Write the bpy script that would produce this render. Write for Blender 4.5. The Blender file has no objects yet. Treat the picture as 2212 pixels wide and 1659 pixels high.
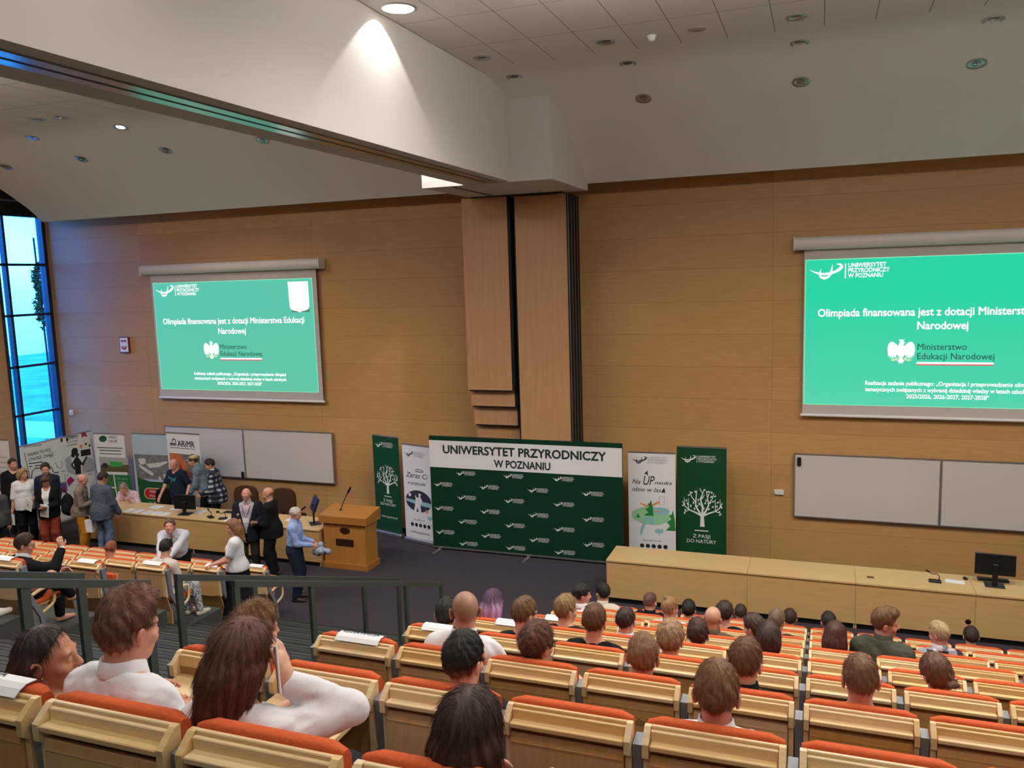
import bpy, math, random
import numpy as np
from mathutils import Vector, Matrix
random.seed(7)
rng = np.random.default_rng(7)
SC = bpy.context.scene
COL = SC.collection

# ------------------------------------------------------------------ camera, world, light, exposure
def make_camera():
    f, yaw, pitch, roll = 1786.25, math.radians(20.4914), math.radians(7.3302), math.radians(1.7618)
    fwd = Vector((-math.sin(yaw)*math.cos(pitch), math.cos(yaw)*math.cos(pitch), -math.sin(pitch)))
    right = Vector((math.cos(yaw), math.sin(yaw), 0)); down = fwd.cross(right)
    r = right*math.cos(roll) + down*math.sin(roll)
    d = -right*math.sin(roll) + down*math.cos(roll)
    cam = bpy.data.cameras.new('camera'); cam.sensor_fit = 'HORIZONTAL'; cam.sensor_width = 36.0
    cam.lens = f/2212*36; cam.clip_start = 0.02; cam.clip_end = 500
    o = bpy.data.objects.new('camera', cam); COL.objects.link(o)
    m = Matrix(((r.x, -d.x, -fwd.x, 0), (r.y, -d.y, -fwd.y, 0), (r.z, -d.z, -fwd.z, 5.5), (0, 0, 0, 1)))
    o.matrix_world = m
    SC.camera = o
make_camera()
SC.view_settings.view_transform = 'Standard'; SC.view_settings.look = 'None'
SC.view_settings.gamma = 1.0; SC.view_settings.use_curve_mapping = False
EXPO = 1.08
SC.view_settings.exposure = EXPO
SC.cycles.max_bounces = 8; SC.cycles.diffuse_bounces = 6; SC.cycles.glossy_bounces = 3
SC.cycles.transmission_bounces = 4; SC.cycles.transparent_max_bounces = 8
SC.cycles.caustics_reflective = False; SC.cycles.caustics_refractive = False
SC.cycles.sample_clamp_indirect = 6.0

def make_world():
    w = bpy.data.worlds.new('sky'); SC.world = w; w.use_nodes = True
    nt = w.node_tree; nt.nodes.clear()
    out = nt.nodes.new('ShaderNodeOutputWorld'); bg = nt.nodes.new('ShaderNodeBackground')
    sky = nt.nodes.new('ShaderNodeTexSky'); sky.sky_type = 'NISHITA'; sky.sun_disc = False
    sky.sun_elevation = math.radians(38); sky.sun_rotation = math.radians(120); sky.air_density = 1.6
    sky.dust_density = 0.6; sky.ozone_density = 3.0
    bg.inputs['Strength'].default_value = 1.45
    mx = nt.nodes.new('ShaderNodeMix'); mx.data_type = 'RGBA'; mx.blend_type = 'MULTIPLY'; mx.inputs[0].default_value = 1.0
    mx.inputs[7].default_value = (.05, .36, 1.45, 1)          # cool daylight against the warm lamps
    nt.links.new(sky.outputs[0], mx.inputs[6]); nt.links.new(mx.outputs[2], bg.inputs['Color']); nt.links.new(bg.outputs[0], out.inputs['Surface'])
make_world()

CEIL = 8.57            # flat ceiling height
LAMP_W = 60.0          # downlights over the audience
def lamp_light(name, loc, power, angle, color=(1.0, .945, .875), radius=.07, blend=.35, tilt=(0, 0, 0), parent=None):
    l = bpy.data.lights.new(name, 'SPOT'); l.energy = power; l.spot_size = math.radians(angle); l.spot_blend = blend
    l.shadow_soft_size = radius; l.color = color
    o = bpy.data.objects.new(name, l); COL.objects.link(o); o.location = loc; o.rotation_euler = tilt
    if parent: o.parent = parent
    return o

# ------------------------------------------------------------------ helpers
def s2l(c):
    c = c/255.0
    return c/12.92 if c <= .04045 else ((c+.055)/1.055)**2.4
def rgb(r, g, b): return (s2l(r), s2l(g), s2l(b), 1.0)
def tag(o, label=None, cat=None, group=None, kind=None):
    if label: o['label'] = label
    if cat: o['category'] = cat
    if group: o['group'] = group
    if kind: o['kind'] = kind
    return o
def empty(name, loc=(0, 0, 0), rz=0.0, label=None, cat=None, group=None):
    o = bpy.data.objects.new(name, None); COL.objects.link(o); o.empty_display_size = .1
    o.location = loc; o.rotation_euler = (0, 0, rz)
    return tag(o, label, cat, group)
def copy_tree(o, parent=None):
    c = o.copy(); COL.objects.link(c)
    if parent is not None: c.parent = parent; c.matrix_parent_inverse = o.matrix_parent_inverse.copy()
    for ch in list(o.children): copy_tree(ch, c)
    return c
class MB:
    """collects shapes into one mesh; every shape may carry a material slot"""
    def __init__(self): self.v = []; self.f = []; self.m = []; self.s = []
    def add(self, vs, fs, mi=0, smooth=False):
        n = len(self.v); self.v += [tuple(map(float, p)) for p in vs]
        for f in fs: self.f.append([n+i for i in f]); self.m.append(mi); self.s.append(smooth)
        return self
    def box(self, x0, x1, y0, y1, z0, z1, mi=0, b=0.0):
        if b <= 0:
            vs = [(x, y, z) for z in (z0, z1) for y in (y0, y1) for x in (x0, x1)]
            return self.add(vs, [(0, 2, 3, 1), (4, 5, 7, 6), (0, 1, 5, 4), (2, 6, 7, 3), (0, 4, 6, 2), (1, 3, 7, 5)], mi)
        # chamfered box: 24 corners
        vs = []; idx = {}
        for iz, z in enumerate((z0, z1)):
            for iy, y in enumerate((y0, y1)):
                for ix, x in enumerate((x0, x1)):
                    sx = b if ix == 0 else -b; sy = b if iy == 0 else -b; sz = b if iz == 0 else -b
                    for k, p in enumerate(((x, y+sy, z+sz), (x+sx, y, z+sz), (x+sx, y+sy, z))):
                        idx[(ix, iy, iz, k)] = len(vs); vs.append(p)
        q = []
        I = lambda a, b_, c, k: idx[(a, b_, c, k)]
        for ix in (0, 1): q.append([I(ix, 0, 0, 0), I(ix, 1, 0, 0), I(ix, 1, 1, 0), I(ix, 0, 1, 0)])
        for iy in (0, 1): q.append([I(0, iy, 0, 1), I(1, iy, 0, 1), I(1, iy, 1, 1), I(0, iy, 1, 1)])
        for iz in (0, 1): q.append([I(0, 0, iz, 2), I(1, 0, iz, 2), I(1, 1, iz, 2), I(0, 1, iz, 2)])
        for a in (0, 1):
            for c in (0, 1):
                q.append([I(0, a, c, 1), I(1, a, c, 1), I(1, a, c, 2), I(0, a, c, 2)])
                q.append([I(a, 0, c, 0), I(a, 1, c, 0), I(a, 1, c, 2), I(a, 0, c, 2)])
                q.append([I(a, c, 0, 0), I(a, c, 1, 0), I(a, c, 1, 1), I(a, c, 0, 1)])
        for a in (0, 1):
            for c in (0, 1):
                for d in (0, 1): q.append([I(a, c, d, 0), I(a, c, d, 1), I(a, c, d, 2)])
        return self.add(vs, q, mi)
    def prism(self, poly, axis, a, b, mi=0):
        """extrude a 2D polygon along axis ('x': poly=(y,z); 'y': poly=(x,z); 'z': poly=(x,y))"""
        def P(p, t):
            return (t, p[0], p[1]) if axis == 'x' else (p[0], t, p[1]) if axis == 'y' else (p[0], p[1], t)
        n = len(poly); vs = [P(p, a) for p in poly] + [P(p, b) for p in poly]
        fs = [list(range(n)), list(range(2*n-1, n-1, -1))] + [(i, (i+1) % n, n+(i+1) % n, n+i) for i in range(n)]
        return self.add(vs, fs, mi)
    def cyl(self, p0, p1, r0, r1=None, n=16, mi=0, cap=True):
        r1 = r0 if r1 is None else r1
        p0, p1 = Vector(p0), Vector(p1); d = (p1-p0).normalized()
        u = d.orthogonal().normalized(); w = d.cross(u); vs = []
        for p, r in ((p0, r0), (p1, r1)):
            for i in range(n):
                a = 2*math.pi*i/n; vs.append(p + (u*math.cos(a)+w*math.sin(a))*r)
        self.add(vs, [(i, (i+1) % n, n+(i+1) % n, n+i) for i in range(n)], mi, True)
        if cap: self.add(vs[:n], [list(range(n))], mi); self.add(vs[n:], [list(range(n))], mi)
        return self
    def tube(self, pts, r, n=8, mi=0, closed=False, sx=1.0, sy=1.0):
        pts = [Vector(p) for p in pts]; N = len(pts); rs = r if isinstance(r, (list, tuple)) else [r]*N
        vs = []; u = None
        for i, p in enumerate(pts):
            d = (pts[(i+1) % N]-pts[i-1]) if closed else (pts[min(i+1, N-1)]-pts[max(i-1, 0)])
            d.normalize()
            if u is None: u = d.orthogonal().normalized()
            u = (u-d*u.dot(d)).normalized(); w = d.cross(u)
            for k in range(n):
                a = 2*math.pi*k/n; vs.append(p+(u*math.cos(a)*sx+w*math.sin(a)*sy)*rs[i])
        fs = []
        for i in range(N if closed else N-1):
            j = (i+1) % N
            for k in range(n): fs.append((i*n+k, i*n+(k+1) % n, j*n+(k+1) % n, j*n+k))
        self.add(vs, fs, mi, True)
        if not closed: self.add(vs[:n], [list(range(n))], mi); self.add(vs[-n:], [list(range(n))], mi)
        return self
    def lathe(self, prof, c=(0, 0, 0), n=24, mi=0, axis='z'):
        vs = []
        for r, h in prof:
            for k in range(n):
                a = 2*math.pi*k/n; x, y = r*math.cos(a), r*math.sin(a)
                vs.append((c[0]+x, c[1]+y, c[2]+h) if axis == 'z' else (c[0]+x, c[1]+h, c[2]+y))
        fs = [(i*n+k, i*n+(k+1) % n, (i+1)*n+(k+1) % n, (i+1)*n+k) for i in range(len(prof)-1) for k in range(n)]
        return self.add(vs, fs, mi, True)
    def poly2(self, pts, y=0.0, mi=0):          # flat figure in the xz plane, facing -y
        return self.add([(p[0], y, p[1]) for p in pts], [list(range(len(pts)))], mi)
    def ribbon(self, pts, ws, y=0.0, mi=0):     # flat stroke in the xz plane
        pts = [Vector((p[0], p[1])) for p in pts]; N = len(pts); vs = []
        ws = ws if isinstance(ws, (list, tuple)) else [ws]*N
        for i, p in enumerate(pts):
            d = (pts[min(i+1, N-1)]-pts[max(i-1, 0)]); d.normalize(); nrm = Vector((-d.y, d.x))
            for sg in (-1, 1):
                q = p+nrm*sg*ws[i]/2; vs.append((q.x, y, q.y))
        return self.add(vs, [(2*i, 2*i+2, 2*i+3, 2*i+1) for i in range(N-1)], mi)
    def xform(self, M, start=0):
        for i in range(start, len(self.v)): self.v[i] = tuple(M @ Vector(self.v[i]))
        return self
    def merge(self, other, dx=0, dy=0, dz=0, sc=1.0, mi=None):
        n = len(self.v); self.v += [(x*sc+dx, y*sc+dy, z*sc+dz) for x, y, z in other.v]
        self.f += [[n+i for i in f] for f in other.f]
        self.m += other.m if mi is None else [mi]*len(other.f); self.s += other.s
        return self
    def build(self, name, mats, parent=None, loc=None):
        me = bpy.data.meshes.new(name); me.from_pydata(self.v, [], self.f)
        mats = mats if isinstance(mats, (list, tuple)) else [mats]
        for m in mats: me.materials.append(m)
        me.polygons.foreach_set('material_index', self.m); me.polygons.foreach_set('use_smooth', self.s)
        import bmesh
        bm = bmesh.new(); bm.from_mesh(me); bmesh.ops.recalc_face_normals(bm, faces=bm.faces); bm.to_mesh(me); bm.free()
        me.update()
        o = bpy.data.objects.new(name, me); COL.objects.link(o)
        if parent is not None: o.parent = parent
        if loc: o.location = loc
        return o
def struct(o, label=None): o['kind'] = 'structure'; return tag(o, label, None) if label else o

_fontcache = {}
def text_mb(body, height, width=None, bold=0.0, align='CENTER', space=1.0, shear=0.0):
    """flat lettering as an MB in the xz plane, baseline at z=0; height = cap height"""
    fat = 0
    if bold > .009: fat = bold*.95; bold = 0.0      # heavy weights: the strokes are doubled slightly apart
    key = (body, round(bold, 4), space, shear)
    if key not in _fontcache:
        cu = bpy.data.curves.new('letters', 'FONT'); cu.body = body; cu.size = 1.0; cu.offset = bold
        cu.space_character = space; cu.shear = shear; cu.resolution_u = 3
        o = bpy.data.objects.new('letters', cu); COL.objects.link(o)
        dg = bpy.context.evaluated_depsgraph_get(); me = o.evaluated_get(dg).to_mesh()
        vs = [tuple(v.co) for v in me.vertices]; fs = [list(p.vertices) for p in me.polygons]
        o.evaluated_get(dg).to_mesh_clear(); bpy.data.objects.remove(o); bpy.data.curves.remove(cu)
        _fontcache[key] = (vs, fs)
    vs, fs = _fontcache[key]
    if not vs: return MB()
    x0 = min(v[0] for v in vs); x1 = max(v[0] for v in vs)
    k = height/.70; kx = k if width is None else width/(x1-x0)
    off = {'LEFT': x0, 'CENTER': (x0+x1)/2, 'RIGHT': x1}[align]
    mb = MB(); w = max(fat, 0)
    for i, (dx, dz) in enumerate(((0, 0), (-w, 0), (w, 0), (0, -w), (0, w), (-w*.7, -w*.7), (w*.7, w*.7)) if fat > 0 else ((0, 0),)):
        mb.add([((v[0]-off+dx)*kx, -.00004*i, (v[1]+dz)*k) for v in vs], fs)
    return mb

# ------------------------------------------------------------------ materials
def newmat(name):
    m = bpy.data.materials.new(name); m.use_nodes = True; nt = m.node_tree
    return m, nt, nt.nodes['Principled BSDF'], nt.nodes['Material Output']
def N(nt, t, **kw):
    n = nt.nodes.new(t)
    for k, v in kw.items():
        if k in n.inputs: n.inputs[k].default_value = v
        else: setattr(n, k, v)
    return n
def plain(name, col, rough=.6, metal=0.0, spec=.5, bump=0.0, bscale=200, var=0.0, vscale=20):
    m, nt, b, out = newmat(name)
    b.inputs['Base Color'].default_value = col; b.inputs['Roughness'].default_value = rough
    b.inputs['Metallic'].default_value = metal; b.inputs['Specular IOR Level'].default_value = spec
    tc = N(nt, 'ShaderNodeTexCoord')
    if bump > 0:
        n = N(nt, 'ShaderNodeTexNoise', Scale=bscale, Detail=3.0); bp = N(nt, 'ShaderNodeBump', Strength=bump, Distance=.004)
        nt.links.new(tc.outputs['Object'], n.inputs['Vector']); nt.links.new(n.outputs['Fac'], bp.inputs['Height'])
        nt.links.new(bp.outputs[0], b.inputs['Normal'])
    if var > 0:
        n = N(nt, 'ShaderNodeTexNoise', Scale=vscale, Detail=4.0); r = N(nt, 'ShaderNodeValToRGB')
        r.color_ramp.elements[0].position = .3; r.color_ramp.elements[1].position = .7
        r.color_ramp.elements[0].color = tuple(c*(1-var) for c in col[:3])+(1,)
        r.color_ramp.elements[1].color = tuple(min(1, c*(1+var)) for c in col[:3])+(1,)
        nt.links.new(tc.outputs['Object'], n.inputs['Vector']); nt.links.new(n.outputs['Fac'], r.inputs['Fac'])
        nt.links.new(r.outputs[0], b.inputs['Base Color'])
    return m
def emit(name, col, strength):
    m, nt, b, out = newmat(name); b.inputs['Base Color'].default_value = (0, 0, 0, 1)
    b.inputs['Emission Color'].default_value = col; b.inputs['Emission Strength'].default_value = strength
    b.inputs['Roughness'].default_value = .8
    return m
def wood(name, c1, c2, stretch=(1.2, 30, 30), rough=.42, obj_var=.0, bump=.03):
    """veneer: fine grain stretched along one axis, slight tone change between objects"""
    m, nt, b, out = newmat(name)
    tc = N(nt, 'ShaderNodeTexCoord'); mp = N(nt, 'ShaderNodeMapping'); mp.inputs['Scale'].default_value = stretch
    oi = N(nt, 'ShaderNodeObjectInfo')
    add = N(nt, 'ShaderNodeVectorMath', operation='ADD')
    n1 = N(nt, 'ShaderNodeTexNoise', Scale=1.6, Detail=6.0, Roughness=.62, Distortion=.35)
    n2 = N(nt, 'ShaderNodeTexNoise', Scale=7.0, Detail=3.0, Roughness=.7)
    mx = N(nt, 'ShaderNodeMix', data_type='FLOAT'); mx.inputs[0].default_value = .35
    rp = N(nt, 'ShaderNodeValToRGB'); e = rp.color_ramp.elements
    e[0].position, e[1].position = .30, .72; e[0].color, e[1].color = c1, c2
    L = nt.links.new
    L(tc.outputs['Object'], mp.inputs['Vector']); L(mp.outputs[0], add.inputs[0])
    sc = N(nt, 'ShaderNodeMath', operation='MULTIPLY'); sc.inputs[1].default_value = 37.0
    L(oi.outputs['Random'], sc.inputs[0]); L(sc.outputs[0], add.inputs[1])
    L(add.outputs[0], n1.inputs['Vector']); L(add.outputs[0], n2.inputs['Vector'])
    L(n1.outputs['Fac'], mx.inputs[2]); L(n2.outputs['Fac'], mx.inputs[3]); L(mx.outputs[0], rp.inputs['Fac'])
    col = rp.outputs[0]
    if obj_var > 0:
        hs = N(nt, 'ShaderNodeHueSaturation'); mr = N(nt, 'ShaderNodeMapRange')
        mr.inputs['To Min'].default_value = 1-obj_var; mr.inputs['To Max'].default_value = 1+obj_var*.7
        L(oi.outputs['Random'], mr.inputs['Value']); L(mr.outputs[0], hs.inputs['Value'])
        mr2 = N(nt, 'ShaderNodeMapRange'); mr2.inputs['To Min'].default_value = 1.12; mr2.inputs['To Max'].default_value = .85
        L(oi.outputs['Random'], mr2.inputs['Value']); L(mr2.outputs[0], hs.inputs['Saturation'])
        L(col, hs.inputs['Color']); col = hs.outputs[0]
    L(col, b.inputs['Base Color']); b.inputs['Roughness'].default_value = rough
    b.inputs['Specular IOR Level'].default_value = .35
    bp = N(nt, 'ShaderNodeBump', Strength=bump, Distance=.002); L(n2.outputs['Fac'], bp.inputs['Height']); L(bp.outputs[0], b.inputs['Normal'])
    return m
def brick_mat(name, c1, c2, mort, bw, rh, msize, offset=0.0, swap='xz', rough=.5, origin=(0, 0, 0), grain=0.12, spec=.3):
    """panelled surface: rectangular boards with fine joints and a soft grain"""
    m, nt, b, out = newmat(name); L = nt.links.new
    tc = N(nt, 'ShaderNodeTexCoord'); sp = N(nt, 'ShaderNodeSeparateXYZ'); cb = N(nt, 'ShaderNodeCombineXYZ')
    mp = N(nt, 'ShaderNodeMapping'); mp.inputs['Location'].default_value = origin
    L(tc.outputs['Object'], mp.inputs['Vector']); L(mp.outputs[0], sp.inputs[0])
    L(sp.outputs['XYZ'.index(swap[0].upper())], cb.inputs[0]); L(sp.outputs['XYZ'.index(swap[1].upper())], cb.inputs[1])
    bk = N(nt, 'ShaderNodeTexBrick'); bk.offset = offset; bk.squash = 1.0
    for k, v in {'Color1': c1, 'Color2': c2, 'Mortar': mort, 'Scale': 1.0, 'Mortar Size': msize, 'Mortar Smooth': .1, 'Bias': 0.0,
                 'Brick Width': bw, 'Row Height': rh}.items(): bk.inputs[k].default_value = v
    L(cb.outputs[0], bk.inputs['Vector'])
    n = N(nt, 'ShaderNodeTexNoise', Scale=2.2, Detail=6.0, Roughness=.65); m2 = N(nt, 'ShaderNodeMapping')
    m2.inputs['Scale'].default_value = (1.0, 14, 1); L(cb.outputs[0], m2.inputs['Vector']); L(m2.outputs[0], n.inputs['Vector'])
    hs = N(nt, 'ShaderNodeHueSaturation'); mr = N(nt, 'ShaderNodeMapRange')
    mr.inputs['From Min'].default_value = .3; mr.inputs['From Max'].default_value = .7
    mr.inputs['To Min'].default_value = 1-grain; mr.inputs['To Max'].default_value = 1+grain
    L(n.outputs['Fac'], mr.inputs['Value']); L(mr.outputs[0], hs.inputs['Value']); L(bk.outputs['Color'], hs.inputs['Color'])
    L(hs.outputs[0], b.inputs['Base Color']); b.inputs['Roughness'].default_value = rough
    b.inputs['Specular IOR Level'].default_value = spec
    return m
M = {}
M['wall_wood'] = brick_mat('wall_veneer', rgb(194, 150, 98), rgb(186, 142, 92), rgb(142, 102, 62), 4.92, .617, .003, 0.0, 'xz', .5, (.81, 0, 0), .09)
M['side_wood'] = brick_mat('side_veneer', rgb(194, 150, 98), rgb(186, 142, 92), rgb(142, 102, 62), 4.92, .617, .003, 0.0, 'yz', .5, (.81, 0, 0), .09)
M['partition'] = wood('partition_veneer', rgb(182, 136, 94), rgb(198, 154, 112), (12, 12, .6), .5)
M['ceiling_tile'] = brick_mat('ceiling_tile', rgb(226, 222, 216), rgb(224, 219, 213), rgb(140, 134, 128), .6006, 1.2266, .006, 0.0, 'xy', .9, (4.203, -9.38, 0), .02, .1)
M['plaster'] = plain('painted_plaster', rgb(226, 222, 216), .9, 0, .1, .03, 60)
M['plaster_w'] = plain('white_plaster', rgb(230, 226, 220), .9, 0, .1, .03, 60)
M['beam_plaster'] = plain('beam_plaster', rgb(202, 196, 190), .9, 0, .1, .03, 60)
M['carpet'] = plain('stage_carpet', rgb(66, 60, 66), .95, 0, .05, .35, 350, .12, 60)
M['step'] = plain('step_covering', rgb(74, 76, 72), .8, 0, .15, .2, 250, .10, 30)
M['nosing'] = plain('step_nosing', rgb(44, 46, 44), .6, 0, .3)
M['black'] = plain('black_plastic', rgb(20, 20, 22), .45, 0, .4)
M['black_gap'] = plain('black_edge_profile', rgb(16, 15, 15), .6, 0, .3)
M['rail'] = plain('railing_paint', rgb(72, 78, 74), .45, .2, .45, .02, 80)
M['alu'] = plain('aluminium', rgb(176, 176, 178), .35, .85, .5)
M['chrome'] = plain('polished_reflector', rgb(205, 205, 205), .18, 1.0, .5)
M['steel'] = plain('grey_steel', rgb(134, 138, 146), .5, .25, .45, .02, 90)
M['white'] = plain('white_paint', rgb(226, 224, 220), .5, 0, .4)
M['screen_frame'] = plain('screen_fabric_border', rgb(196, 188, 182), .8, 0, .2)
M['board'] = plain('whiteboard_enamel', rgb(208, 200, 194), .22, 0, .5)
M['seat_wood'] = wood('seat_veneer', rgb(204, 158, 104), rgb(220, 178, 126), (16, 16, .9), .4, .16)
M['seat_solid'] = wood('seat_solid_wood', rgb(216, 180, 128), rgb(240, 212, 164), (1.6, 26, 26), .38, .07)
M['tablet'] = wood('tablet_veneer', rgb(214, 178, 126), rgb(228, 196, 146), (1.1, 14, 14), .36, .03)
M['orange'] = plain('orange_fabric', rgb(202, 92, 52), .85, 0, .15, .25, 420, .10, 90)
M['desk'] = wood('desk_veneer', rgb(196, 156, 100), rgb(210, 172, 118), (.9, 10, 10), .42)
M['desk_top'] = wood('desk_top_veneer', rgb(206, 170, 116), rgb(220, 188, 138), (.9, 10, 10), .38)
M['lectern'] = wood('lectern_veneer', rgb(172, 116, 54), rgb(190, 134, 68), (9, 9, .8), .4)
M['lectern_d'] = wood('lectern_solid', rgb(160, 104, 46), rgb(184, 126, 62), (1.2, 20, 20), .4)
M['bronze'] = plain('bronze_plate', rgb(86, 58, 34), .35, .7, .5, .1, 60)
M['paper'] = plain('white_paper', rgb(236, 236, 238), .8, 0, .2)
M['ink'] = plain('dark_print', rgb(40, 42, 46), .8, 0, .2)
M['grey_ink'] = plain('grey_print', rgb(136, 138, 140), .8, 0, .2)
M['banner_green'] = plain('dark_green_print', rgb(16, 70, 38), .6, 0, .25)
M['press_green'] = plain('dark_green_fabric', rgb(10, 54, 34), .8, 0, .15, .06, 3)
M['banner_white'] = plain('white_print', rgb(226, 224, 226), .6, 0, .25)
M['print_white'] = plain('white_ink', rgb(226, 230, 226), .7, 0, .2)
M['brown_fabric'] = plain('brown_fabric', rgb(74, 50, 36), .9, 0, .1, .2, 300)
M['groove_shade'] = plain('brown_groove_shade', rgb(158, 112, 68), .6)  # browner than the seat wood, for the shade under the ledge

# ------------------------------------------------------------------ room shell
XL, XR, YB, YF = -18.63, 8.0, -6.0, 16.0
def row_y(n): return 1.79+1.128*n                 # right block, n = 0 (nearest) .. 8 (front)
def lrow_y(k): return 6.55+1.075*k                # left block, k = 0 (nearest) .. 4 (front)
def plane(y): return max(-.09, 3.91-.37*y)        # step plane; the seating area starts a little below the stage
def room():
    w = MB().box(XL-.2, XR+.2, YF, YF+.2, -.2, 9.2).build('wall_front', M['wall_wood']); struct(w)
    m = MB().box(XL-.2, XL, YB, 14.6, -.2, 9.2).box(XL-.2, XL, 14.6, YF, -.2, .12).build('wall_left', M['side_wood']); struct(m)
    struct(MB().box(XR, XR+.2, YB, YF, -.2, 9.2).build('wall_right', M['plaster_w']))
    struct(MB().box(XL-.2, XR+.2, YB-.2, YB, -.2, 9.2).build('wall_back', M['plaster_w']))
    struct(MB().box(XL-.2, XR+.2, YB-.2, YF+.2, -.35, -.09).prism([(10.9, -.09), (11.55, 0), (YF+.2, 0), (YF+.2, -.09)], 'x', XL-.2, XR+.2).build('floor', M['carpet']))
    # ceiling: flat tiled part, then a smooth slope down to the front wall
    cx, cy, h, R0 = -4.54, 8.83, .24, .185       # round opening of the large downlight beside the beam
    c = MB().box(XL, XR, YB, cy-h, CEIL, CEIL+.02).box(XL, XR, cy+h, 11.80, CEIL, CEIL+.02).box(XL, cx-h, cy-h, cy+h, CEIL, CEIL+.02).box(cx+h, XR, cy-h, cy+h, CEIL, CEIL+.02)
    k = 32; ang = [2*math.pi*(i+.5)/k for i in range(k)]; sq = lambda a: h/max(abs(math.cos(a)), abs(math.sin(a)))
    vs = [(cx+R0*math.cos(a), cy+R0*math.sin(a), CEIL) for a in ang]+[(cx+sq(a)*math.cos(a), cy+sq(a)*math.sin(a), CEIL) for a in ang]
    c.add(vs, [(i, (i+1) % k, k+(i+1) % k, k+i) for i in range(k)])
    for sx, sy in ((1, 1), (1, -1), (-1, 1), (-1, -1)):
        a1 = [a for a in ang if math.cos(a)*sx > 0 and math.sin(a)*sy > 0]; near = sorted(a1, key=lambda a: abs(abs(math.cos(a))-abs(math.sin(a))))[:2]
        c.add([(cx+sx*h, cy+sy*h, CEIL)]+[(cx+sq(a)*math.cos(a), cy+sq(a)*math.sin(a), CEIL) for a in near], [(0, 1, 2)])
    struct(c.build('ceiling', M['ceiling_tile']))
    struct(MB().box(XL, XR, YB, 11.8, CEIL+.5, CEIL+.6).build('ceiling', M['black']))
    prof = [(11.8, 8.57), (12.1, 8.57), (12.4, 8.545), (12.7, 8.48), (13.0, 8.385), (13.4, 8.235), (13.9, 8.03), (14.4, 7.76), (14.87, 7.47), (15.22, 7.185)]
    sl = MB(); n = len(prof)
    XC = -17.72                                  # the slope stops short of the window wall
    vs = [(XC, y, z) for y, z in prof]+[(XR, y, z) for y, z in prof]
    sl.add(vs, [(i, i+1, n+i+1, n+i) for i in range(n-1)], 0, True)
    sl.add([(XC, 15.22, 7.185), (XR, 15.22, 7.185), (XR, 15.24, 8.9), (XC, 15.24, 8.9)], [(0, 1, 2, 3)])
    sl.add([(XC, y, z) for y, z in prof]+[(XC, 15.24, 8.9), (XC, 11.8, 8.9)], [list(range(n+2))])
    sl.add([(XL, 15.24, 8.9), (XR, 15.24, 8.9), (XR, 16.0, 8.9), (XL, 16.0, 8.9)], [(0, 1, 2, 3)])
    sl.add([(XL, 11.8, 8.57), (XR, 11.8, 8.57), (XR, 11.8, 8.9), (XL, 11.8, 8.9)], [(0, 1, 2, 3)])
    sl.add([(XL, 11.8, 8.9), (XR, 11.8, 8.9), (XR, 15.24, 8.9), (XL, 15.24, 8.9)], [(0, 1, 2, 3)])
    struct(sl.build('ceiling', M['plaster']))
    struct(MB().box(XL, XC, 11.8, YF, 8.88, 8.95).build('ceiling', M['black']))
    struct(MB().box(XL+.04, XL+.07, 14.6, 15.9, 7.72, 7.76).build('trim_3', M['alu']))
    # divider beam with the piers at its front end and the running track of the folding wall
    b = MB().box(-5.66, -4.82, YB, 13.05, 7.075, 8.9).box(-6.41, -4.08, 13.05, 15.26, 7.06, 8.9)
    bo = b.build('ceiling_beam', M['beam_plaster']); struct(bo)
    tr = MB().box(-5.30, -5.18, YB, 13.0, 7.060, 7.076).box(-5.13, -5.01, YB, 13.0, 7.060, 7.076)
    struct(tr.build('ceiling_track', plain('track_aluminium', rgb(150, 146, 140), .2, .9, .5)))
    struct(MB().box(-5.18, -5.13, YB, 13.0, 7.066, 7.0745).box(-6.36, -4.5, 15.02, 15.06, 7.04, 7.062).box(-5.9, -5.86, 13.2, 15.0, 7.05, 7.062).build('ceiling_track', M['black']))
    # stepped floor, right block / aisle / left block
    P = MB()
    for k in range(-6, 8):
        y0, y1 = row_y(k)-.14, row_y(k+1)-.14
        if k == -6: y0 = YB
        P.box(-2.86, XR, y0, y1, -.1, plane(row_y(k)))
    struct(P.build('floor', M['step']))
    P = MB()
    for k in range(-10, 4):
        y0, y1 = lrow_y(k)-.14, lrow_y(k+1)-.14
        if y1 < YB: continue
        P.box(XL, -8.40, max(y0, YB), y1, -.1, plane(lrow_y(k)))
    struct(P.build('floor', M['step']))
    S = MB(); T = MB(); G = MB()
    for (xa, xb, fn, k0, k1) in ((-5.24, -2.86, row_y, -6, 8), (-8.40, -5.24, lrow_y, -10, 4)):
        for k in range(k0, k1):
            y0, y1 = fn(k)-.14, fn(k+1)-.14
            if y1 < YB: continue
            z = plane(fn(k)); zn = plane(fn(k+1)); ym = (y0+y1)/2
            S.box(xa, xb, max(y0, YB), ym, -.1, z).box(xa, xb, max(ym, YB), y1, -.1, (z+zn)/2)
            for (a, c) in ((ym, z), (y1, (z+zn)/2)):
                T.box(xa+.02, xb-.02, a-.05, a+.006, c-.03, c+.006)
                for j in range(6): G.box(xa+.02, xb-.02, a-.12-.055*j, a-.10-.055*j, c, c+.004)
    struct(S.build('floor', M['step'])); struct(T.build('trim_1', M['nosing'])); struct(G.build('trim_2', M['nosing']))
    # window in the left wall, with daylight behind it
    W1 = empty('window_1', (XL, 15.3, 0)); struct(W1)
    fr = MB()
    for y in (14.62, 14.85, 15.96): fr.box(-.12, .03, y-15.3-.035, y-15.3+.035, .12, 7.5)
    for z in (.16, 1.2, 2.46, 3.67, 4.94, 6.19, 7.40): fr.box(-.12, .03, -.68, .68, z-.03, z+.03)
    fr.box(-.14, .06, .60, .70, .12, 9.0)
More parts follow.
